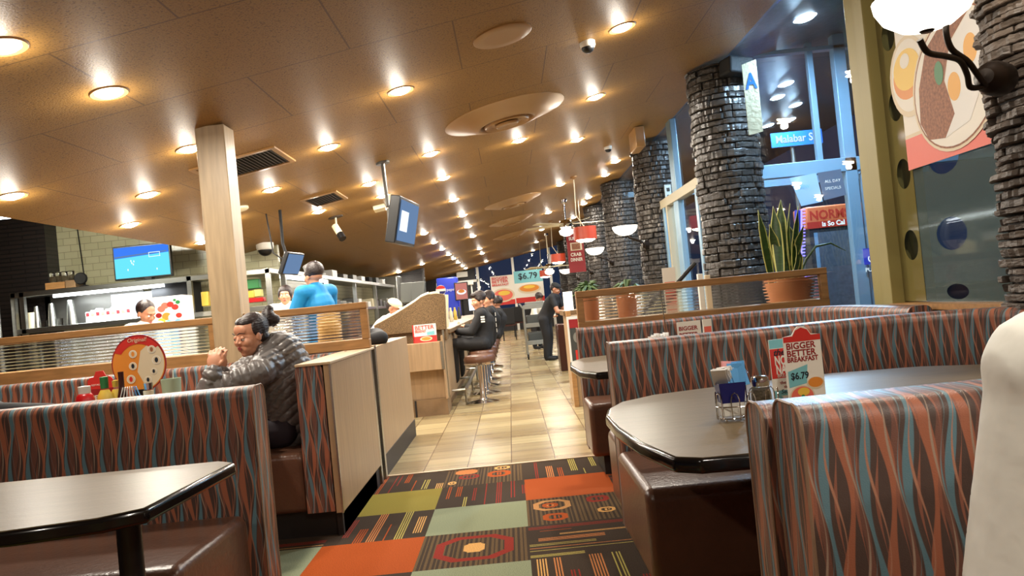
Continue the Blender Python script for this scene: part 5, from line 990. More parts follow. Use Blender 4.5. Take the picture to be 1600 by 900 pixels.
# counter stools
def stool(x, y, label):
    r = thing('counter_stool', label, 'stool', (x, y, 0), 'counter stools'); m = M(); m.lathe([(.17, .47), (.185, .49), (.19, .53), (.17, .565), (.10, .575), (.001, .577)], 'leather', (x, y, 0), 28); m.build('seat', r, smooth=True)
    m = M(); m.lathe([(.001, .455), (.175, .455), (.188, .465), (.188, .485), (.17, .49)], 'chrome', (x, y, 0), 28); m.lathe([(.19, 0), (.19, .02), (.05, .05), (.035, .08), (.035, .455)], 'chrome', (x, y, 0), 20); m.build('pedestal', r, smooth=True)
ST = [(-.42, 9.3), (-.42, 10.2), (-.42, 11.1), (-.42, 12.0), (-.42, 13.2), (-.42, 14.4)]
for i, (x, y) in enumerate(ST): stool(x, y, ['nearest round stool at the counter, brown seat with chrome band', 'counter stool under the nearer seated man in black', 'counter stool under the second seated man in black', 'counter stool just beyond the two seated men', 'counter stool fifth along', 'counter stool furthest along'][i])
# ------------------------------------------------------------------ kitchen pass-through
YK = 10.9
r = thing('serving_hatch', 'long stainless steel serving hatch of the kitchen with a lit opening', 'serving hatch', (-5, YK, 0))
m = M(); m.box(-6.75, -3.2, YK-.15, YK+.35, 1.86, 1.93, 'steel'); m.build('top_shelf', r, bevel=.006)
m = M(); m.box(-6.7, -3.25, YK-.15, YK+.3, 1.36, 1.43, 'steel'); m.build('lower_shelf', r, bevel=.006)
m = M(); m.box(-6.55, -5.15, YK+.30, YK+.32, 1.43, 1.86, 'dsteel'); m.box(-5.6, -4.95, YK+.27, YK+.29, 1.45, 1.80, 'kpanel'); m.build('back_panel', r)  # glow put into the rear panel to imitate the bright opening
m = M(); m.box(-6.2, -4.7, YK-.1, YK-.04, 1.82, 1.855, 'fluo'); m.build('light_tube', r)
m = M()
for x in (-6.72, -6.6, -4.32, -3.25): m.box(x-.03, x+.03, YK-.15, YK-.09, .9, 1.93, 'steel')
m.box(-6.7, -3.25, YK-.13, YK+.6, .86, .92, 'steel'); m.box(-6.7, -3.25, YK-.1, YK+.5, 0, .86, 'dsteel'); m.box(-4.9, -4.35, YK+.0, YK+.35, 1.43, 1.86, 'matte'); m.build('steel_frame', r)
l = bpy.data.lights.new('hatch_light', 'AREA'); l.shape = 'RECTANGLE'; l.size = 1.5; l.size_y = .06; l.energy = 26; l.color = (.85, .93, 1); lo = bpy.data.objects.new('tube_light', l); C.objects.link(lo); lo.parent = r; lo.location = (-5.45+5, -.07, 1.81)
m = M(); m.tube([(-6.86, 10.6, 0), (-6.86, 10.6, 1.85)], .05, 'steel'); m.tube([(-7.15, 10.7, 0), (-7.15, 10.7, 1.72)], .03, 'steel'); m.tube([(-7.02, 10.65, 0), (-7.02, 10.65, 1.66)], .02, 'matte'); tag(m.build('steel_pipes', smooth=True), 'upright steel pipes at the left end of the kitchen hatch', 'pipes')
for i, (px, py, hh, rr, k) in enumerate(((48, 480, .22, .07, 'cream'), (56, 478, .3, .05, 'steel'), (80, 478, .32, .06, 'steel'), (110, 474, .34, .07, 'steel'), (93, 487, .1, .04, 'clear'), (67, 491, .09, .04, 'clear'))):
    q = at(px, py, YK+.05); m = M(); m.lathe([(.001, 0), (rr, 0), (rr*.55 if k == 'steel' else rr, hh), (.001, hh)], k, (q.x, YK+.05, 1.43), 16); tag(m.build('mixing_cup' if k != 'clear' else 'glass_jar', smooth=True), ['cream canister at the left end of the lit hatch', 'slim steel mixing cup beside the cream canister', 'tall steel mixing cup, second of three on the hatch shelf', 'widest steel mixing cup on the hatch shelf, right of the others', 'small glass jar between the two wider steel cups', 'small glass jar right of the slim steel cup'][i], 'cup')
for i in range(9):
    q = at(138+i*8, 470, YK+.1); m = M(); m.box(q.x-.03, q.x+.03, YK+.05, YK+.15, 1.43, 1.58+.02*(i % 3), 'white'); o = m.build('tea_box', bevel=.004); tag(o, '%s small white packet from the left in the lit hatch opening' % ordinal[i], 'box', 'white packets in the hatch')
    m2 = M(); m2.box(q.x-.022, q.x+.022, YK+.045, YK+.049, 1.52, 1.57, 'pink' if i % 2 else 'dred'); m2.build('printed_label', o)
for kx, ky in ((-5.4, 9.2),):  # unseen fixture added to brighten the dark kitchen wall
    zk = cz(XL)+.4*(XL-kx); r = thing('added_kitchen_light', 'added unseen fluorescent kitchen fixture above the hatch, lighting the tiled wall', 'ceiling light', (kx, ky, zk-.06), 'added kitchen fluorescents')
    m = M(); m.box(kx-.6, kx+.6, ky-.1, ky+.1, zk-.10, zk-.06, 'fluo'); m.build('tube', r)
    l = bpy.data.lights.new('added_kitchen_lamp', 'AREA'); l.shape = 'RECTANGLE'; l.size = 1.2; l.size_y = .2; l.energy = 62; l.color = (1, .97, .82); lo = bpy.data.objects.new('lamp_light', l); C.objects.link(lo); lo.parent = r; lo.location = (0, 0, -.06); lo.rotation_euler = (.8, 0, 0)
# things on the top shelf
tag_r = None
r, f, ce, U, V, N = screen(at(221, 410, YK).x, YK+.02, 2.205, .80, .47, .06, 0, 'flat television showing a football match on the kitchen shelf', 'tvgrass', border=.022)
m = M(); m.flat([(-.378, .06), (.378, .10), (.378, .213), (-.378, .213)], f, 'tvsky', .003); m.flat([(-.37, .07), (.35, .11), (.35, .125), (-.37, .09)], f, 'tvdim', .004); m.flat([(.10, .05), (.26, .055), (.26, .062), (.10, .057)], f, 'tvwhite', .005); m.flat([(.10, .05), (.107, .05), (.107, .115), (.10, .115)], f, 'tvwhite', .005); m.flat([(.25, .05), (.257, .05), (.257, .115), (.25, .115)], f, 'tvwhite', .005); m.flat([(.10, .11), (.257, .11), (.257, .117), (.10, .117)], f, 'tvwhite', .005)
for a, b in ((-.14, -.01), (-.11, .01), (-.15, .02), (-.12, -.03), (.2, -.12), (-.2, -.1)): m.flat(circ(a, b, .008, .016, 8), f, 'tvwhite', .005)
m.build('screen_picture', r); m = M(); m.box(ce.x+.02, ce.x+.12, YK, YK+.1, 1.93, 1.98, 'black'); m.box(ce.x-.1, ce.x+.22, YK-.02, YK+.12, 1.93, 1.945, 'black'); m.build('stand', r)
for i in range(4):
    x = at(84+i*9.5, 430, YK+.1).x; m = M(); m.lathe([(.001, 0), (.04, 0), (.045, .14), (.03, .15), (.001, .152)], 'clear', (x, YK+.08, 2.03), 16); m.lathe([(.034, .004), (.038, .09), (.001, .09)], 'pepper', (x, YK+.08, 2.03), 12); tag(m.build('glass_jar', smooth=True), '%s glass jar from the left in the cardboard trays on the kitchen shelf' % ordinal[i], 'jar', 'jars in the cardboard trays')
m = M(); x0 = at(72, 450, YK).x; m.box(x0, x0+.27, YK-.02, YK+.18, 1.93, 2.03, 'oak'); tag(m.build('cardboard_tray', bevel=.004), 'left cardboard tray holding jars on the kitchen shelf', 'tray'); m = M(); m.box(x0+.28, x0+.42, YK-.02, YK+.18, 1.93, 2.04, 'greytile'); tag(m.build('cardboard_tray', bevel=.004), 'smaller darker cardboard tray right of the first, on the kitchen shelf', 'tray')
q = at(126, 433, YK); r = thing('desk_fan', 'small black round fan on the kitchen shelf beside the trays', 'fan', (q.x, YK, 1.93)); m = M(); m.lathe([(.001, -.03), (.07, -.03), (.085, 0), (.07, .03), (.001, .03)], 'matte', (q.x, YK, 2.05), 24, (.3, -1, 0)); m.build('fan_head', r, smooth=True); m = M(); m.lathe([(.07, 0), (.06, .02), (.015, .03), (.015, .08)], 'matte', (q.x+.02, YK+.04, 1.93), 16); m.build('stand', r, smooth=True)
m = M(); m.tube([(at(120, 360, 11.47).x, 11.48, 2.9), (at(131, 425, 11.47).x, 11.48, 2.0)], .008, 'matte'); tag(m.build('power_cable'), 'black cable hanging down the white tiled kitchen wall', 'cable')
# drink machine with fruit print, boxes at right part of hatch
q = at(264, 478, 10.3); r = thing('juice_dispenser', 'white juice dispenser with a colourful fruit print behind the woman in white', 'juice dispenser', (q.x, 10.3, 0)); m = M(); m.box(q.x-.22, q.x+.2, 10.25, 10.6, 0, 1.66, 'white'); m.build('cabinet', r, bevel=.01); f = fr((q.x, 10.249, 1.4), (1, 0, 0), (0, 0, 1)); m = M()
for a, b, rr, k in ((-.03, .14, .05, 'pink'), (.04, .15, .045, 'red'), (.10, .11, .045, 'red'), (-.08, .10, .05, 'pink'), (.14, .17, .03, 'green'), (.1, .2, .02, 'green'), (-.02, .0, .06, 'orange'), (-.09, -.06, .05, 'yellow'), (.06, -.02, .06, 'sugarw'), (.14, .0, .04, 'red'), (.02, -.09, .06, 'teal'), (.12, -.09, .05, 'sugarb'), (-.12, .02, .04, 'dred'), (-.02, -.16, .04, 'red'), (.09, -.15, .03, 'mustard')): m.flat(circ(a, b, rr, rr*.8), f, k, .001+.0006*abs(a*10))
m.build('fruit_print', r)
stuffbox('tea_box', 322, 467, 10.95, .10, .1, .2, 'mustard', 'small yellow and white box in the hatch left of the post', 'box'); stuffbox('food_box', 376, 462, 10.95, .09, .12, .16, 'pink', 'pale pink box in the hatch right of the post', 'box')
stuffbox('tea_box', 392, 460, 10.95, .12, .12, .10, 'mustard', 'first yellow-green box in the steel shelf right of the post', 'box'); stuffbox('tea_box', 404, 458, 10.98, .10, .12, .10, 'leafy', 'second yellow-green box in the steel shelf right of the post', 'box'); stuffbox('cup_stack', 394, 444, 11.0, .22, .12, .13, 'green', 'green translucent tub above the yellow boxes in the steel shelf', 'tub'); stuffbox('food_box', 398, 469, 10.9, .28, .12, .06, 'ketchup', 'long flat red box under the yellow boxes', 'box')
# long pass shelf running down the room
r = thing('pass_shelf', 'long stainless pass-through shelf and hood running down the kitchen side', 'kitchen shelf', (-3.2, 15, 0))
m = M(); m.box(-3.6, -3.15, 11.3, 22, 1.86, 1.93, 'steel'); m.build('upper_shelf', r, bevel=.005); m = M(); m.box(-3.6, -3.2, 11.3, 22, 1.30, 1.36, 'steel'); m.build('lower_shelf', r, bevel=.005)
m = M()
for y in (11.35, 14, 16.5, 19, 21.9): m.box(-3.24, -3.17, y-.03, y+.03, .9, 1.86, 'steel')
m.box(-3.7, -3.1, 11.3, 22, .86, .92, 'steel'); m.box(-3.65, -3.15, 11.3, 22, 0, .86, 'dsteel'); m.build('uprights', r); m = M(); m.box(-3.3, -3.24, 11.5, 14, 1.82, 1.855, 'fluo'); m.build('light_tube', r)
l = bpy.data.lights.new('pass_light', 'AREA'); l.shape = 'RECTANGLE'; l.size = .1; l.size_y = 4; l.energy = 14; l.color = (.95, .97, 1); lo = bpy.data.objects.new('tube_light', l); C.objects.link(lo); lo.parent = r; lo.location = (-.2, -1.5, 1.80)
rg = random.Random(3)
for i in range(18):
    y = 11.8+i*.55; q = M(); hh = rg.uniform(.08, .22); q.box(-3.5, -3.25, y-.15, y+.15, 1.36, 1.36+hh, rg.choice(['white', 'greyp', 'cream', 'dsteel'])); tag(q.build('food_tub', bevel=.01), '%s food tub from the near end of the lower kitchen pass shelf' % ordinal[i], 'food tub', 'tubs on the pass shelf')
for i in range(10):
    y = 11.9+i*.95; q = M(); q.box(-3.5, -3.2, y-.2, y+.2, 1.93, 1.93+rg.uniform(.04, .16), rg.choice(['matte', 'dgrey', 'white', 'dsteel'])); tag(q.build('kitchen_tray', bevel=.01), '%s tray or box from the near end on top of the pass shelf' % ordinal[i], 'tray', 'trays on the pass shelf top')
# far end: brick stub, machines, posters
m = M(); m.box(-3.9, -2.55, 24, 24.4, 0, cz(-2.6), 'darkbrick'); struct(m.build('wall_stub')); m = M(); m.box(-2.57, -2.5, 23.97, 24.0, 1.2, cz(-2.6), 'stone'); struct(m.build('trim_9'))
m = M(); m.box(-3.8, -3.1, 22.1, 23.2, .0, 2.2, 'steel'); tag(m.build('refrigerator', bevel=.01), 'tall stainless refrigerator at the far end of the kitchen', 'refrigerator')
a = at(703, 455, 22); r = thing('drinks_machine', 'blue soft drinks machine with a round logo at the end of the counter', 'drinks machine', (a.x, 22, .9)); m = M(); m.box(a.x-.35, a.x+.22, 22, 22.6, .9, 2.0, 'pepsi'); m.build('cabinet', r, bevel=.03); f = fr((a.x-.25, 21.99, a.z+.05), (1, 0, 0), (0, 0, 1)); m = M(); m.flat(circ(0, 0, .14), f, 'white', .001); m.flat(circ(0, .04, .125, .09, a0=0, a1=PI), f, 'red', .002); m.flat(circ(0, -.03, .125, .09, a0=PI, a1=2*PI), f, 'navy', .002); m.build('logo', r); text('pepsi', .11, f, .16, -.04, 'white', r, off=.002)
a = at(721, 455, 21.8); r, f, ce, U, V, N = screen(a.x, 21.8, a.z, .38, .50, .08, 0, 'lit food picture panel beside the blue drinks machine', 'kposter', name='menu_display', cat='menu display'); m = M(); m.flat(circ(0, -.02, .13, .07), f, 'tvwhite', .004); m.flat(circ(0, 0, .09, .05), f, 'orange', .006); m.build('food_picture', r); m = M(); m.tube([(a.x, 21.88, .9), (a.x, 21.88, a.z)], .03, 'matte'); m.box(a.x-.4, a.x+.5, 21.6, 22.6, 0, .9, 'dwall'); m.build('cabinet', r)
a = at(738, 478, 14.5); r, f, ce, U, V, N = screen(a.x-.05, 16.5, at(738, 476, 16.5).z, .26, .26, .05, .3, 'white glowing till screen on the counter beside the seated men', 'tvglow', name='till_screen', cat='till screen', border=.01); m = M(); m.tube([(ce.x, 16.56, .91), (ce.x, 16.56, ce.z)], .025, 'matte'); m.build('stand', r)
def farposter(px0, py1, px1, py0, kind, label):
    Y = YF-.06; a = at(px0, py1, Y); b = at(px1, py1, Y); t = at(px0, py0, Y); W = b.x-a.x; H = t.z-a.z; r = thing('window_poster', label, 'poster', ((a.x+b.x)/2, Y, a.z)); f = fr((a.x, Y, a.z), (1, 0, 0), (0, 0, 1))
    m = M(); m.slab(rect(0, W, 0, H), f, .09, 'paper'); m.build('sheet', r); m = M(); m.flat(rect(0, W, 0, H*.16), f, 'red', .002)
    if kind: 
        m.flat(rect(0, W, H*.62, H), f, 'teal', .002); m.flat(circ(W*.5, H*.42, W*.4, H*.15), f, 'beige', .004); m.flat(circ(W*.5, H*.44, W*.34, H*.11), f, 'orange', .006); m.flat(circ(W*.5, H*.48, W*.2, H*.05), f, 'yellow', .008); text('$6.79', W*.30, f, W*.14, H*.74, 'ink', r, off=.02, bold=.003)
    else:
        m.flat(circ(W*.5, H*.33, W*.5, H*.24), f, 'beige', .004); m.flat(circ(W*.5, H*.33, W*.42, H*.19), f, 'pink', .006); m.flat(circ(W*.55, H*.40, W*.26, H*.08), f, 'yellow', .008)
        for t_, v, s_, q_ in (('BIGGER', .87, .17, 1.25), ('BETTER', .76, .17, 1.25), ('BREAKFAST', .66, .13, 1.1)): text(t_, W*s_, f, W*.05, H*v, 'red', r, off=.03, bold=.003, sx=q_)
    m.build('printed_picture', r)
farposter(770, 478, 806, 432, 0, 'far window poster reading BIGGER BETTER BREAKFAST with a plate of eggs'); farposter(807, 474, 852, 424, 1, 'far window poster reading $6.79 above pancakes')
stuffbox('exit_sign', 722, 429, 31.8, .45, .06, .22, 'white', 'small white lit sign high on the far wall', 'sign'); 
m = M(); a = at(731, 445, 30); m.box(a.x-1.2, a.x+.2, 30, 30.3, 1.95, 2.1, 'white'); m.box(a.x-1.15, a.x-1.1, 30.1, 30.2, 0, 1.95, 'white'); m.box(a.x+.1, a.x+.15, 30.1, 30.2, 0, 1.95, 'white'); tag(m.build('shelf_valance', bevel=.01), 'long pale horizontal panel above the far drinks machines', 'panel')
for i, (x, y, lab) in enumerate(((.2, 24, 'dark dining chair at the far end of the aisle, left one'), (.55, 26, 'dark dining chair at the far end of the aisle, middle one'), (.9, 28, 'dark dining chair at the far end, nearest the posters'))):
    r = thing('dining_chair', lab, 'chair', (x-.3, y, 0), 'far dining chairs'); X0 = x-.3
    m = M(); m.box(X0-.22, X0+.22, y-.2, y+.22, .43, .49, 'brownb'); m.build('seat', r, bevel=.01); m = M(); m.box(X0-.2, X0+.2, y-.22, y-.18, .49, .98, 'matte'); m.build('backrest', r, bevel=.01)
    for a in (-.19, .19):
        for b in (-.19, .19): m = M(); m.tube([(X0+a, y+b, 0), (X0+a, y+b, .43)], .016, 'matte'); m.build('leg', r)
# bus cart
a = at(838, 560, 15.6); cx, cy = at(836, 500, 15.6).x, 15.6
r = thing('bus_cart', 'grey three-tier bus cart with tubs in the far aisle', 'cart', (cx, cy, 0))
for z in (.28, .62, .98): m = M(); m.box(cx-.22, cx+.24, cy-.2, cy+.3, z, z+.035, 'greyp'); m.box(cx-.22, cx+.24, cy-.2, cy-.18, z, z+.08, 'greyp'); m.build('shelf', r, bevel=.008)
m = M(); 
for a in (-.21, .23):
    for b in (-.19, .29): m.tube([(cx+a, cy+b, .1), (cx+a, cy+b, 1.02)], .02, 'greyp')
m.tube([(cx-.22, cy-.2, 1.0), (cx-.27, cy-.2, 1.08), (cx-.27, cy+.3, 1.08)], .018, 'greyp'); m.build('frame', r)
for a in (-.2, .22):
    for b in (-.18, .28): m = M(); m.lathe([(.001, -.015), (.05, -.015), (.05, .015), (.001, .015)], 'matte', (cx+a, cy+b, .05), 18, (1, 0, 0)); m.tube([(cx+a, cy+b, .05), (cx+a, cy+b, .12)], .012, 'steel'); m.build('caster', r)
for z, k in ((.315, 'dgrey'), (.655, 'dgrey'), (1.015, 'greyp')): m = M(); m.box(cx-.17, cx+.2, cy-.15, cy+.25, z, z+.2 if z < 1 else z+.1, k); tag(m.build('bus_tub', bevel=.02), {.315: 'dark tub on the bottom shelf of the bus cart', .655: 'dark tub on the middle shelf of the bus cart', 1.015: 'pale tub on top of the bus cart'}[z], 'tub')
# side station with white framed poster, right of the aisle
a = at(893, 545, 8.2); r = thing('side_station', 'wooden side station with a white framed red poster at the divider end', 'side station', (.75, 8.2, 0)); X0 = at(885, 500, 8.2).x
m = M(); m.box(X0+.02, X0+.8, 8.22, 9.0, 0, .95, 'lam'); m.box(X0+.0, X0+.05, 8.2, 8.26, 0, 1.0, 'oak'); m.build('cabinet', r, bevel=.005)
f = fr((X0+.0, 8.19, .46), (1, 0, 0), (0, 0, 1)); m = M(); m.slab(rect(0, .2, 0, .48), f, -.02, 'white'); m.build('frame', r); f = fr((X0, 8.169, .46), (1, 0, 0), (0, 0, 1)); m = M(); m.flat(rect(.02, .18, .02, .45), f, 'dgrey', .001); m.flat(rect(.02, .18, .36, .45), f, 'dred', .002); m.flat(circ(.10, .26, .05, .06), f, 'greyp', .002); m.flat([(.10, .20), (.13, .17), (.17, .26), (.14, .29)], f, 'yellow', .003); m.flat(rect(.06, .18, .03, .13), f, 'red', .003); m.build('poster', r)
m = M(); m.box(X0-.02, X0+.6, 8.3, 8.9, .95, 1.0, 'granite'); m.build('top', r); m = M(); m.lathe([(.001, 0), (.05, 0), (.05, .2), (.001, .2)], 'bowl', (X0+.06, 8.5, 1.0), 16); tag(m.build('glowing_paper_cylinder', smooth=True), 'white self-glowing cylinder standing on the side station behind the divider end', 'container')  # the cylinder is no lamp; its glow is put into the material
q = at(886, 520, 12.4); m = M(); m.box(q.x-.15, q.x+.45, 12.3, 12.9, 0, .72, 'brownb'); tag(m.build('low_cabinet', bevel=.01), 'dark red-brown cabinet beside the standing server', 'cabinet')
# ------------------------------------------------------------------ people
def stand(px, pyhead, Y, fwd, lean=(0, 0), arms=None, s=1., hz=None, **kw):
    h = at(px, pyhead, Y); fw = Vector((fwd[0], fwd[1], 0)).normalized(); rt = fw.cross(Vector((0, 0, 1))); H = h.z
    ne = h-Vector((0, 0, .12*s))-fw*.02; pz = .92*min(1, (H+.1)/1.62)
    pel = Vector((h.x, h.y, pz))-fw*lean[0]; ch = pel.lerp(ne, .68)
    shc = pel.lerp(ne, .93); sh = [shc-rt*.17*s, shc+rt*.17*s]
    if arms: el = [shc-rt*.24*s+fw*arms[0][0]+Vector((0, 0, arms[0][1])), shc+rt*.24*s+fw*arms[0][0]+Vector((0, 0, arms[0][1]))]; wr = [shc-rt*.14*s+fw*arms[1][0]+Vector((0, 0, arms[1][1])), shc+rt*.14*s+fw*arms[1][0]+Vector((0, 0, arms[1][1]))]
    hip = [pel-rt*.09+Vector((0, 0, -.04)), pel+rt*.09+Vector((0, 0, -.04))]
    kn = [q-rt*sg*.01+fw*.03+Vector((0, 0, -(q.z-.08)*.48)) for q, sg in zip(hip, (1, -1))]; an = [Vector((q.x, q.y, .085))-fw*.01 for q in hip]
    return dict(head=h, fwd=fwd, neck=ne, chest=ch, pelvis=pel, sh=sh, el=el, wr=wr, hip=hip, kn=kn, an=an)
ARM = ((.10, -.26), (.34, -.30)); DOWN = ((.0, -.29), (.08, -.52))
human('man in a bright blue shirt seen from behind, standing by the kitchen', stand(489, 431, 8.0, (-.8, .55, -.1), (.12, 0), ARM, s=1.08), 'blue', 'skin', vox=.012, s=1.1)
human('woman in white with dark tied hair facing the camera beside the man in blue', stand(446, 462, 8.9, (.1, -1, 0), (0, 0), ARM, s=.95), 'whites', 'skin', vox=.012, s=.95, hairfn=lambda E, P: [E(0, -.022, .05, .084, .094, .082), E(.06, .0, .02, .026, .05, .06), E(-.06, .0, .02, .026, .05, .06), E(0, -.1, .06, .05, .05, .05)])
human('woman in a white uniform with short black hair bending behind the left divider', stand(229, 490, 7.5, (.75, -.35, -.45), (.22, 0), ARM, s=.97), 'whites', 'skin2', vox=.012, s=.97, hairfn=lambda E, P: [E(0, -.035, .04, .086, .094, .09), E(0, -.12, .02, .035, .03, .035)])
human('server dressed in black with a cap standing bent over beside the bus cart', stand(868, 452, 14.6, (.85, -.3, -.5), (.26, 0), ARM), 'blackc', 'skin2', vox=.016, cap='matte', sleeve='short')
human('server in a white shirt and black apron leaning over beyond the bus cart', stand(842, 466, 18.2, (.55, -.6, -.6), (.18, 0), ARM, s=.97), 'whites', 'skin2', vox=.016)
human('cook in white with a pale cap bending behind the granite screen', stand(616, 482, 9.7, (.8, -.3, -.5), (.42, 0), ARM), 'whites', 'skin2', vox=.014, cap='cream')
def sit(head, seat, fwd, s=1., seatz=.5, facing=None, armf=((.16, -.24), (.36, -.18)), legdir=None, foot=.09):
    h = Vector(head); pel = Vector((seat[0], seat[1], seatz+.10)); fw = Vector((fwd[0], fwd[1], 0)).normalized(); bf = Vector(legdir or fw).normalized(); rt = bf.cross(Vector((0, 0, 1)))
    ne = h-Vector((0, 0, .13*s))-fw*.03; ch = pel.lerp(ne, .62)-bf*.03; shc = pel.lerp(ne, .90)
    sh = [shc-rt*.17*s, shc+rt*.17*s]; el = [q+bf*armf[0][0]+Vector((0, 0, armf[0][1]))-rt*sg*.03 for q, sg in zip(sh, (1, -1))]; wr = [shc-rt*sg*.08+bf*armf[1][0]+Vector((0, 0, armf[1][1])) for sg in (1, -1)]
    hip = [pel-rt*.09*sg+Vector((0, 0, -.02)) for sg in (1, -1)]; kn = [q+bf*.40+Vector((0, 0, .03)) for q in hip]; an = [Vector((q.x+bf.x*.0, q.y+bf.y*.0, foot)) for q in kn]
    return dict(head=h, fwd=fwd, neck=ne, chest=ch, pelvis=pel, sh=sh, el=el, wr=wr, hip=hip, kn=kn, an=an, toe=(bf.x, bf.y, 0))
def cap_hair(E, P): return [E(0, -.02, .05, .082, .096, .075)]
o = human('nearer man in a black hoodie with white back print, seated at the counter', sit(at(747, 470, 10.3), (-.40, 10.25), (-.9, -.35, -.2), seatz=.57, legdir=(-1, .0, 0), foot=.25, armf=((.14, -.22), (.34, -.20))), 'blackc', 'skin', vox=.013)
root, P_, E_, g = o
m = M(); 
for i in range(4):
    for j in range(5):
        if (i*5+j) % 3: m.obox((g['chest'].x+.155, g['chest'].y-.08+.035*j, g['chest'].z-.12+.07*i), (.004, .02, .045), 'white')
for j in range(3): m.obox((g['sh'][0].x+.02, g['sh'][0].y-.075, g['sh'][0].z-.10+.03*j), (.05, .004, .02), 'white')
m.build('back_print', root)
human('second man in black seated at the counter behind the nearer one', sit(at(762, 468, 11.2), (-.38, 11.15), (-.8, -.6, -.1), seatz=.57, legdir=(-1, 0, 0), foot=.25), 'blackc', 'skin', vox=.014)
human('person in a dark top with a yellow and white patch, seated third at the counter', sit(at(775, 474, 13.3)+Vector((0, 0, .0)), (-.30, 13.25), (-.9, .3, 0), seatz=.57, legdir=(-1, 0, 0), foot=.25), 'blackc', 'skin2', vox=.016)
# blonde behind the divider
hb = at(515, 505, 5.95)
human('blond long-haired person seated behind the short ribbed divider', sit(hb, (hb.x, 5.95), (-.15, 1, 0), seatz=.46, legdir=(-.1, 1, 0)), 'denim', 'skin', 'blond', vox=.014, face=False, hairfn=lambda E, P: [E(0, -.03, .04, .088, .10, .088), E(0, -.07, -.08, .095, .06, .14), E(0, -.07, -.2, .11, .05, .11)])
hc_ = at(555, 497, 6.9); J = sit(hc_, (hc_.x, 6.95), (0, -1, 0), seatz=.46, legdir=(0, -1, 0))
q = at(600, 530, 6.15); J['el'] = [J['el'][0], Vector((q.x-.02, 6.15, .97))]; J['wr'] = [J['wr'][0], Vector((q.x-.22, 6.05, .96))]
# order of sides: index whose shoulder is nearer the aisle reaches over the half wall
if J['sh'][0].x > J['sh'][1].x: J['el'] = J['el'][::-1]; J['wr'] = J['wr'][::-1]
human('person in a black jacket behind the short divider, dark elbow propped on the half wall', J, 'blackc', 'skin2', vox=.014)
# companion in the cream shirt at right edge
hs_ = Vector((.98, .93, 1.33)); J = sit(hs_, (.93, 1.02), (.3, 1, 0), seatz=.46, legdir=(.2, 1, 0), armf=((.16, -.26), (.34, -.18)), s=1.08)
J['sh'] = [Vector((.665, .98, 1.0)), Vector((1.12, .95, 1.08))]; J['el'] = [Vector((.60, 1.0, .72)), Vector((1.2, 1.1, .8))]; J['wr'] = [Vector((.74, 1.16, .56)), Vector((1.05, 1.16, .6))]
J['neck'] = Vector((.92, .93, 1.18)); J['chest'] = Vector((.90, .96, .93)); J['pelvis'] = Vector((.90, .98, .58)); J['kn'] = [Vector((.80, .62, .55)), Vector((1.0, .62, .55))]; J['hip'] = [Vector((.82, .95, .56)), Vector((1.0, .95, .56))]; J['an'] = [Vector((.80, .60, .09)), Vector((1.0, .60, .09))]; J['fwd'] = (-.2, -1, 0); J['toe'] = (0, -1, 0)
human('person in a cream shirt cut off by the right edge of the picture', J, 'shirt', 'skin', vox=.01, s=1.12, trousers='denim')
# person at the left edge: dark sleeve and forearm on the condiment table
hl = Vector((-3.62, 4.55, 1.22)); J = sit(hl, (-3.65, 4.85), (.3, -1, 0), seatz=.46, legdir=(0, -1, 0))
a0 = at(8, 622, 3.95); a1 = at(72, 629, 3.8); J['sh'] = [Vector((-3.36, 4.5, 1.0)), Vector((-3.85, 4.6, 1.02))]; J['el'] = [Vector((a0.x-.1, 4.05, .84)), Vector((-3.9, 4.3, .8))]; J['wr'] = [Vector((a1.x, 3.85, .835)), Vector((-3.7, 4.05, .8))]
J['kn'] = [q+Vector((0, .1, 0)) for q in J['kn']]; J['hd'] = [(1, -.3, -.2), (1, 0, 0)]
human('diner in a dark jacket at the left edge, one forearm on the condiment table', J, 'blackc', 'skin', vox=.012)
# ------------------------------------------------------------------ the woman in the puffer jacket
W = thing('person', 'woman with a dark hair bun in a grey puffer jacket, elbows on the left table', 'person', (-1.4, 4.6, 0))
hd = at(390, 524, 4.42); fwd = Vector((-.60, -.78, -.20)); up = Vector((-.05, -.12, 1))
hs, P, E, R = headshapes(hd, fwd, up, 1.0)
hs = [E(0, -.018, .028, .076, .092, .086), E(0, .016, -.018, .068, .064, .080), E(0, .024, -.070, .052, .050, .040), E(0, .056, -.090, .020, .020, .018), E(0, .050, .040, .052, .024, .040),
      ('c', P(0, .076, .002), .0062, P(0, .0885, -.020), .0095), E(.0115, .079, -.024, .0085, .009, .007), E(-.0115, .079, -.024, .0085, .009, .007),
      E(.038, .050, -.026, .030, .026, .028), E(-.038, .050, -.026, .030, .026, .028), E(.024, .050, -.058, .028, .024, .026), E(-.024, .050, -.058, .028, .024, .026), E(0, .072, -.052, .021, .010, .013), E(.076, -.006, -.010, .007, .015, .025), E(-.076, -.006, -.010, .007, .015, .025)]
pel = Vector((-1.38, 4.62, .57)); ch = Vector((-1.36, 4.55, .84)); nk = hd+Vector((.055, .03, -.11)); shL = at(408, 583, 4.30); shR = Vector((-1.50, 4.80, .98))
elL = at(326, 612, 4.22); wrL = at(334, 578, 4.22); elR = Vector((elL.x-.02, 4.46, elL.z)); wrR = at(345, 578, 4.36)
hipL = Vector((-1.36, 4.50, .55)); hipR = Vector((-1.36, 4.74, .55)); knL = Vector((-1.80, 4.46, .56)); knR = Vector((-1.80, 4.70, .56)); anL = Vector((-1.82, 4.46, .09)); anR = Vector((-1.82, 4.70, .09))
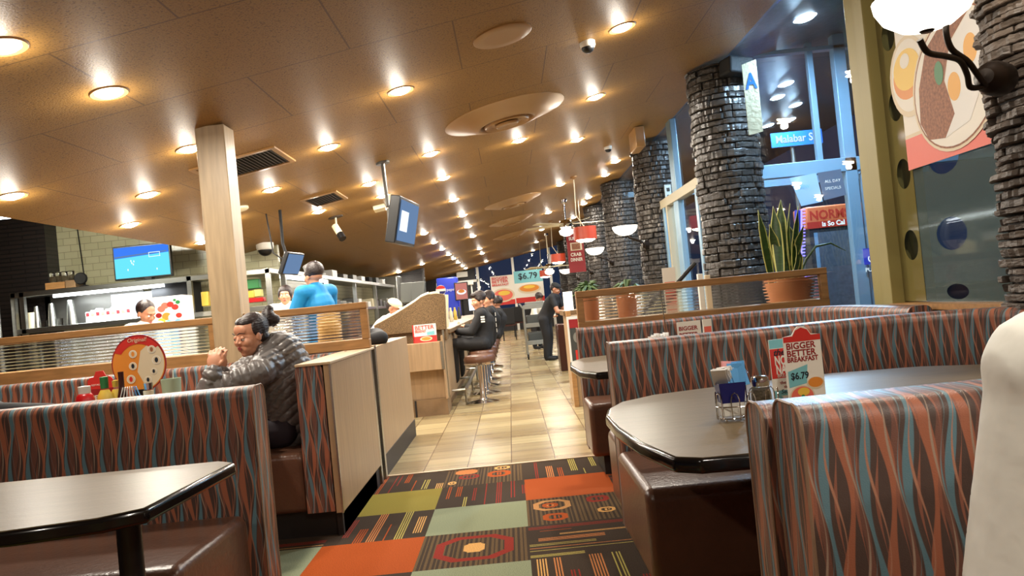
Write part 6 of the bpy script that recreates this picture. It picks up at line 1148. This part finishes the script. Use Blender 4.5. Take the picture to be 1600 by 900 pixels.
body = hs+[('c', nk, .05, hd+R@Vector((0, -.02, -.05)), .05), ('c', pel, .13, ch, .12), ('c', ch, .12, nk, .055), ('c', shL, .05, shR, .05), ('c', shL, .05, elL, .04), ('c', elL, .04, wrL, .028), ('c', shR, .05, elR, .04), ('c', elR, .04, wrR, .028),
     ('c', hipL, .085, knL, .06), ('c', knL, .058, anL, .042), ('c', hipR, .085, knR, .06), ('c', knR, .058, anR, .042)]
hand_t = hd+R@Vector((0, .12, -.115))
body += hand(wrL, Vector((.05, .25, 1)), Vector((-1, 0, 0)), .95, -.9)+hand(wrR, Vector((.15, -.35, 1)), Vector((1, 0, 0)), .95, .9)
blob('body', body, 'skin', W, .004, 3)
def seg_t(co, a, b):
    a = np.array(a); b = np.array(b); d = b-a; t = np.clip(((co-a)@d)/(d@d), 0, 1); q = a+t[:, None]*d; return t*np.linalg.norm(d), np.linalg.norm(co-q, axis=1)
def puff(co, no):
    axis = np.array((.42, .10, .90)); axis /= np.linalg.norm(axis)
    segs = [(shL, elL), (elL, wrL), (shR, elR), (elR, wrR)]; rad = [.07, .055, .07, .055]
    best = np.full(len(co), 1e9); s_ = np.zeros(len(co)); off = 0
    for (a, b), r_ in zip(segs, rad):
        t, d = seg_t(co, a, b); k = (d-r_) < best; best = np.where(k, d-r_, best); s_ = np.where(k, t+off, s_); off = (off+np.linalg.norm(np.array(b)-np.array(a))) if (a is shL or a is shR) else 0
    dt = np.minimum(seg_t(co, pel, ch)[1], seg_t(co, ch, nk)[1])-.16
    tor = dt < best-.01; w_ = co@axis
    # torso seams: tilted so they climb toward the far shoulder as in the photo
    w_ = co[:, 2]*.92-co[:, 0]*.75+co[:, 1]*.15
    ph = np.where(tor, w_/.050, s_/.050); n1 = np.sin(co[:, 0]*61+co[:, 2]*47)*.5+np.sin(co[:, 1]*83-co[:, 2]*29)*.5
    h = np.abs(np.sin(PI*(ph+.06*n1)))**.45; wr = np.sin(ph*PI*2+co[:, 0]*150+co[:, 2]*90+4*n1)*.0016
    return co+no*((h*.014-.008)+wr*h)[:, None]
jk = [('c', pel+Vector((.02, 0, -.03)), .165, ch+Vector((.03, 0, 0)), .175), ('c', ch+Vector((.03, .02, 0)), .175, (nk+ch)/2+Vector((.05, .02, .05)), .145), ('c', (nk+ch)/2+Vector((.05, 0, .05)), .13, nk+Vector((.03, .0, -.01)), .082), ('c', shL, .078, (nk+ch)/2+Vector((.03, 0, .06)), .11), ('c', shR, .075, (nk+ch)/2+Vector((.02, .03, .05)), .10),
      ('c', shL, .076, elL, .062), ('c', elL, .062, wrL-Vector((0, 0, .01)), .047), ('c', shR, .072, elR, .06), ('c', elR, .06, wrR-Vector((0, 0, .01)), .046)]
blob('puffer_jacket', jk, 'puffer', W, .006, 5, puff)
blob('trousers', [('c', pel, .14, pel+Vector((0, 0, -.01)), .14), ('c', hipL, .10, knL, .075), ('c', knL, .072, anL, .055), ('c', hipR, .10, knR, .075), ('c', knR, .072, anR, .055)], 'denim', W, .012, 4)
for a in (anL, anR): blob('shoe', [('c', a-Vector((0, 0, .04)), .045, a+Vector((-.15, 0, -.05)), .036)], 'matte', W, .012, 3)
def strands(co, no):
    L = np.array((co-np.array(hd))@np.array(R)); f = np.sin(L[:, 2]*420+L[:, 0]*90)*.5+np.sin(L[:, 2]*770-L[:, 0]*150+L[:, 1]*60)*.5; return co+no*(f*.0007)[:, None]
blob('hair', [E(0, -.037, .040, .081, .090, .083), E(0, -.004, .080, .064, .066, .033), E(.0, -.055, -.02, .072, .052, .056), E(.066, -.012, .035, .014, .034, .044), E(-.066, -.012, .035, .014, .034, .044)], 'hair', W, .0035, 3, strands)
blob('hair_bun', [E(0, -.145, .060, .050, .042, .052), E(.028, -.165, .082, .030, .030, .034), E(-.03, -.165, .045, .030, .030, .03), E(0, -.165, .105, .026, .026, .026), E(.01, -.175, .03, .024, .024, .03), ('c', P(0, -.1, .04), .035, P(0, -.15, .055), .032)], 'hair', W, .0035, 2, strands)
for sx in (-1, 1):
    blob('eyebrow', [('c', P(sx*.014, .0835, .026), .0030, P(sx*.032, .0800, .034), .0032), ('c', P(sx*.032, .0800, .034), .003, P(sx*.054, .061, .027), .0018)], 'hair', W, .002, 1)
    m = M(); m.lathe([(.0125*math.sin(t), .0125*math.cos(t)) for t in np.linspace(.01, PI-.01, 12)], 'skin', P(sx*.032, .0665, .004), 18); m.build('eyelid', W, smooth=True)
    m = M(); m.lathe([(.0122*math.sin(t), .0122*math.cos(t)) for t in np.linspace(.01, PI-.01, 12)], 'eyew', P(sx*.032, .0658, -.0015), 18); m.lathe([(.0001, .0005), (.005, .0)], 'ink', P(sx*.032, .0781, -.0035), 12, R@Vector((0, 1, 0))); m.build('eye', W, smooth=True)
    blob('eyelashes', [('c', P(sx*.020, .0770, -.001), .0010, P(sx*.032, .0795, -.0025), .0013), ('c', P(sx*.032, .0795, -.0025), .0013, P(sx*.046, .0700, .000), .0012)], 'hair', W, .0014, 0)
blob('lips', [E(0, .0805, -.0485, .018, .005, .0048), E(0, .080, -.0565, .016, .0055, .0055)], 'lips', W, .002, 1)
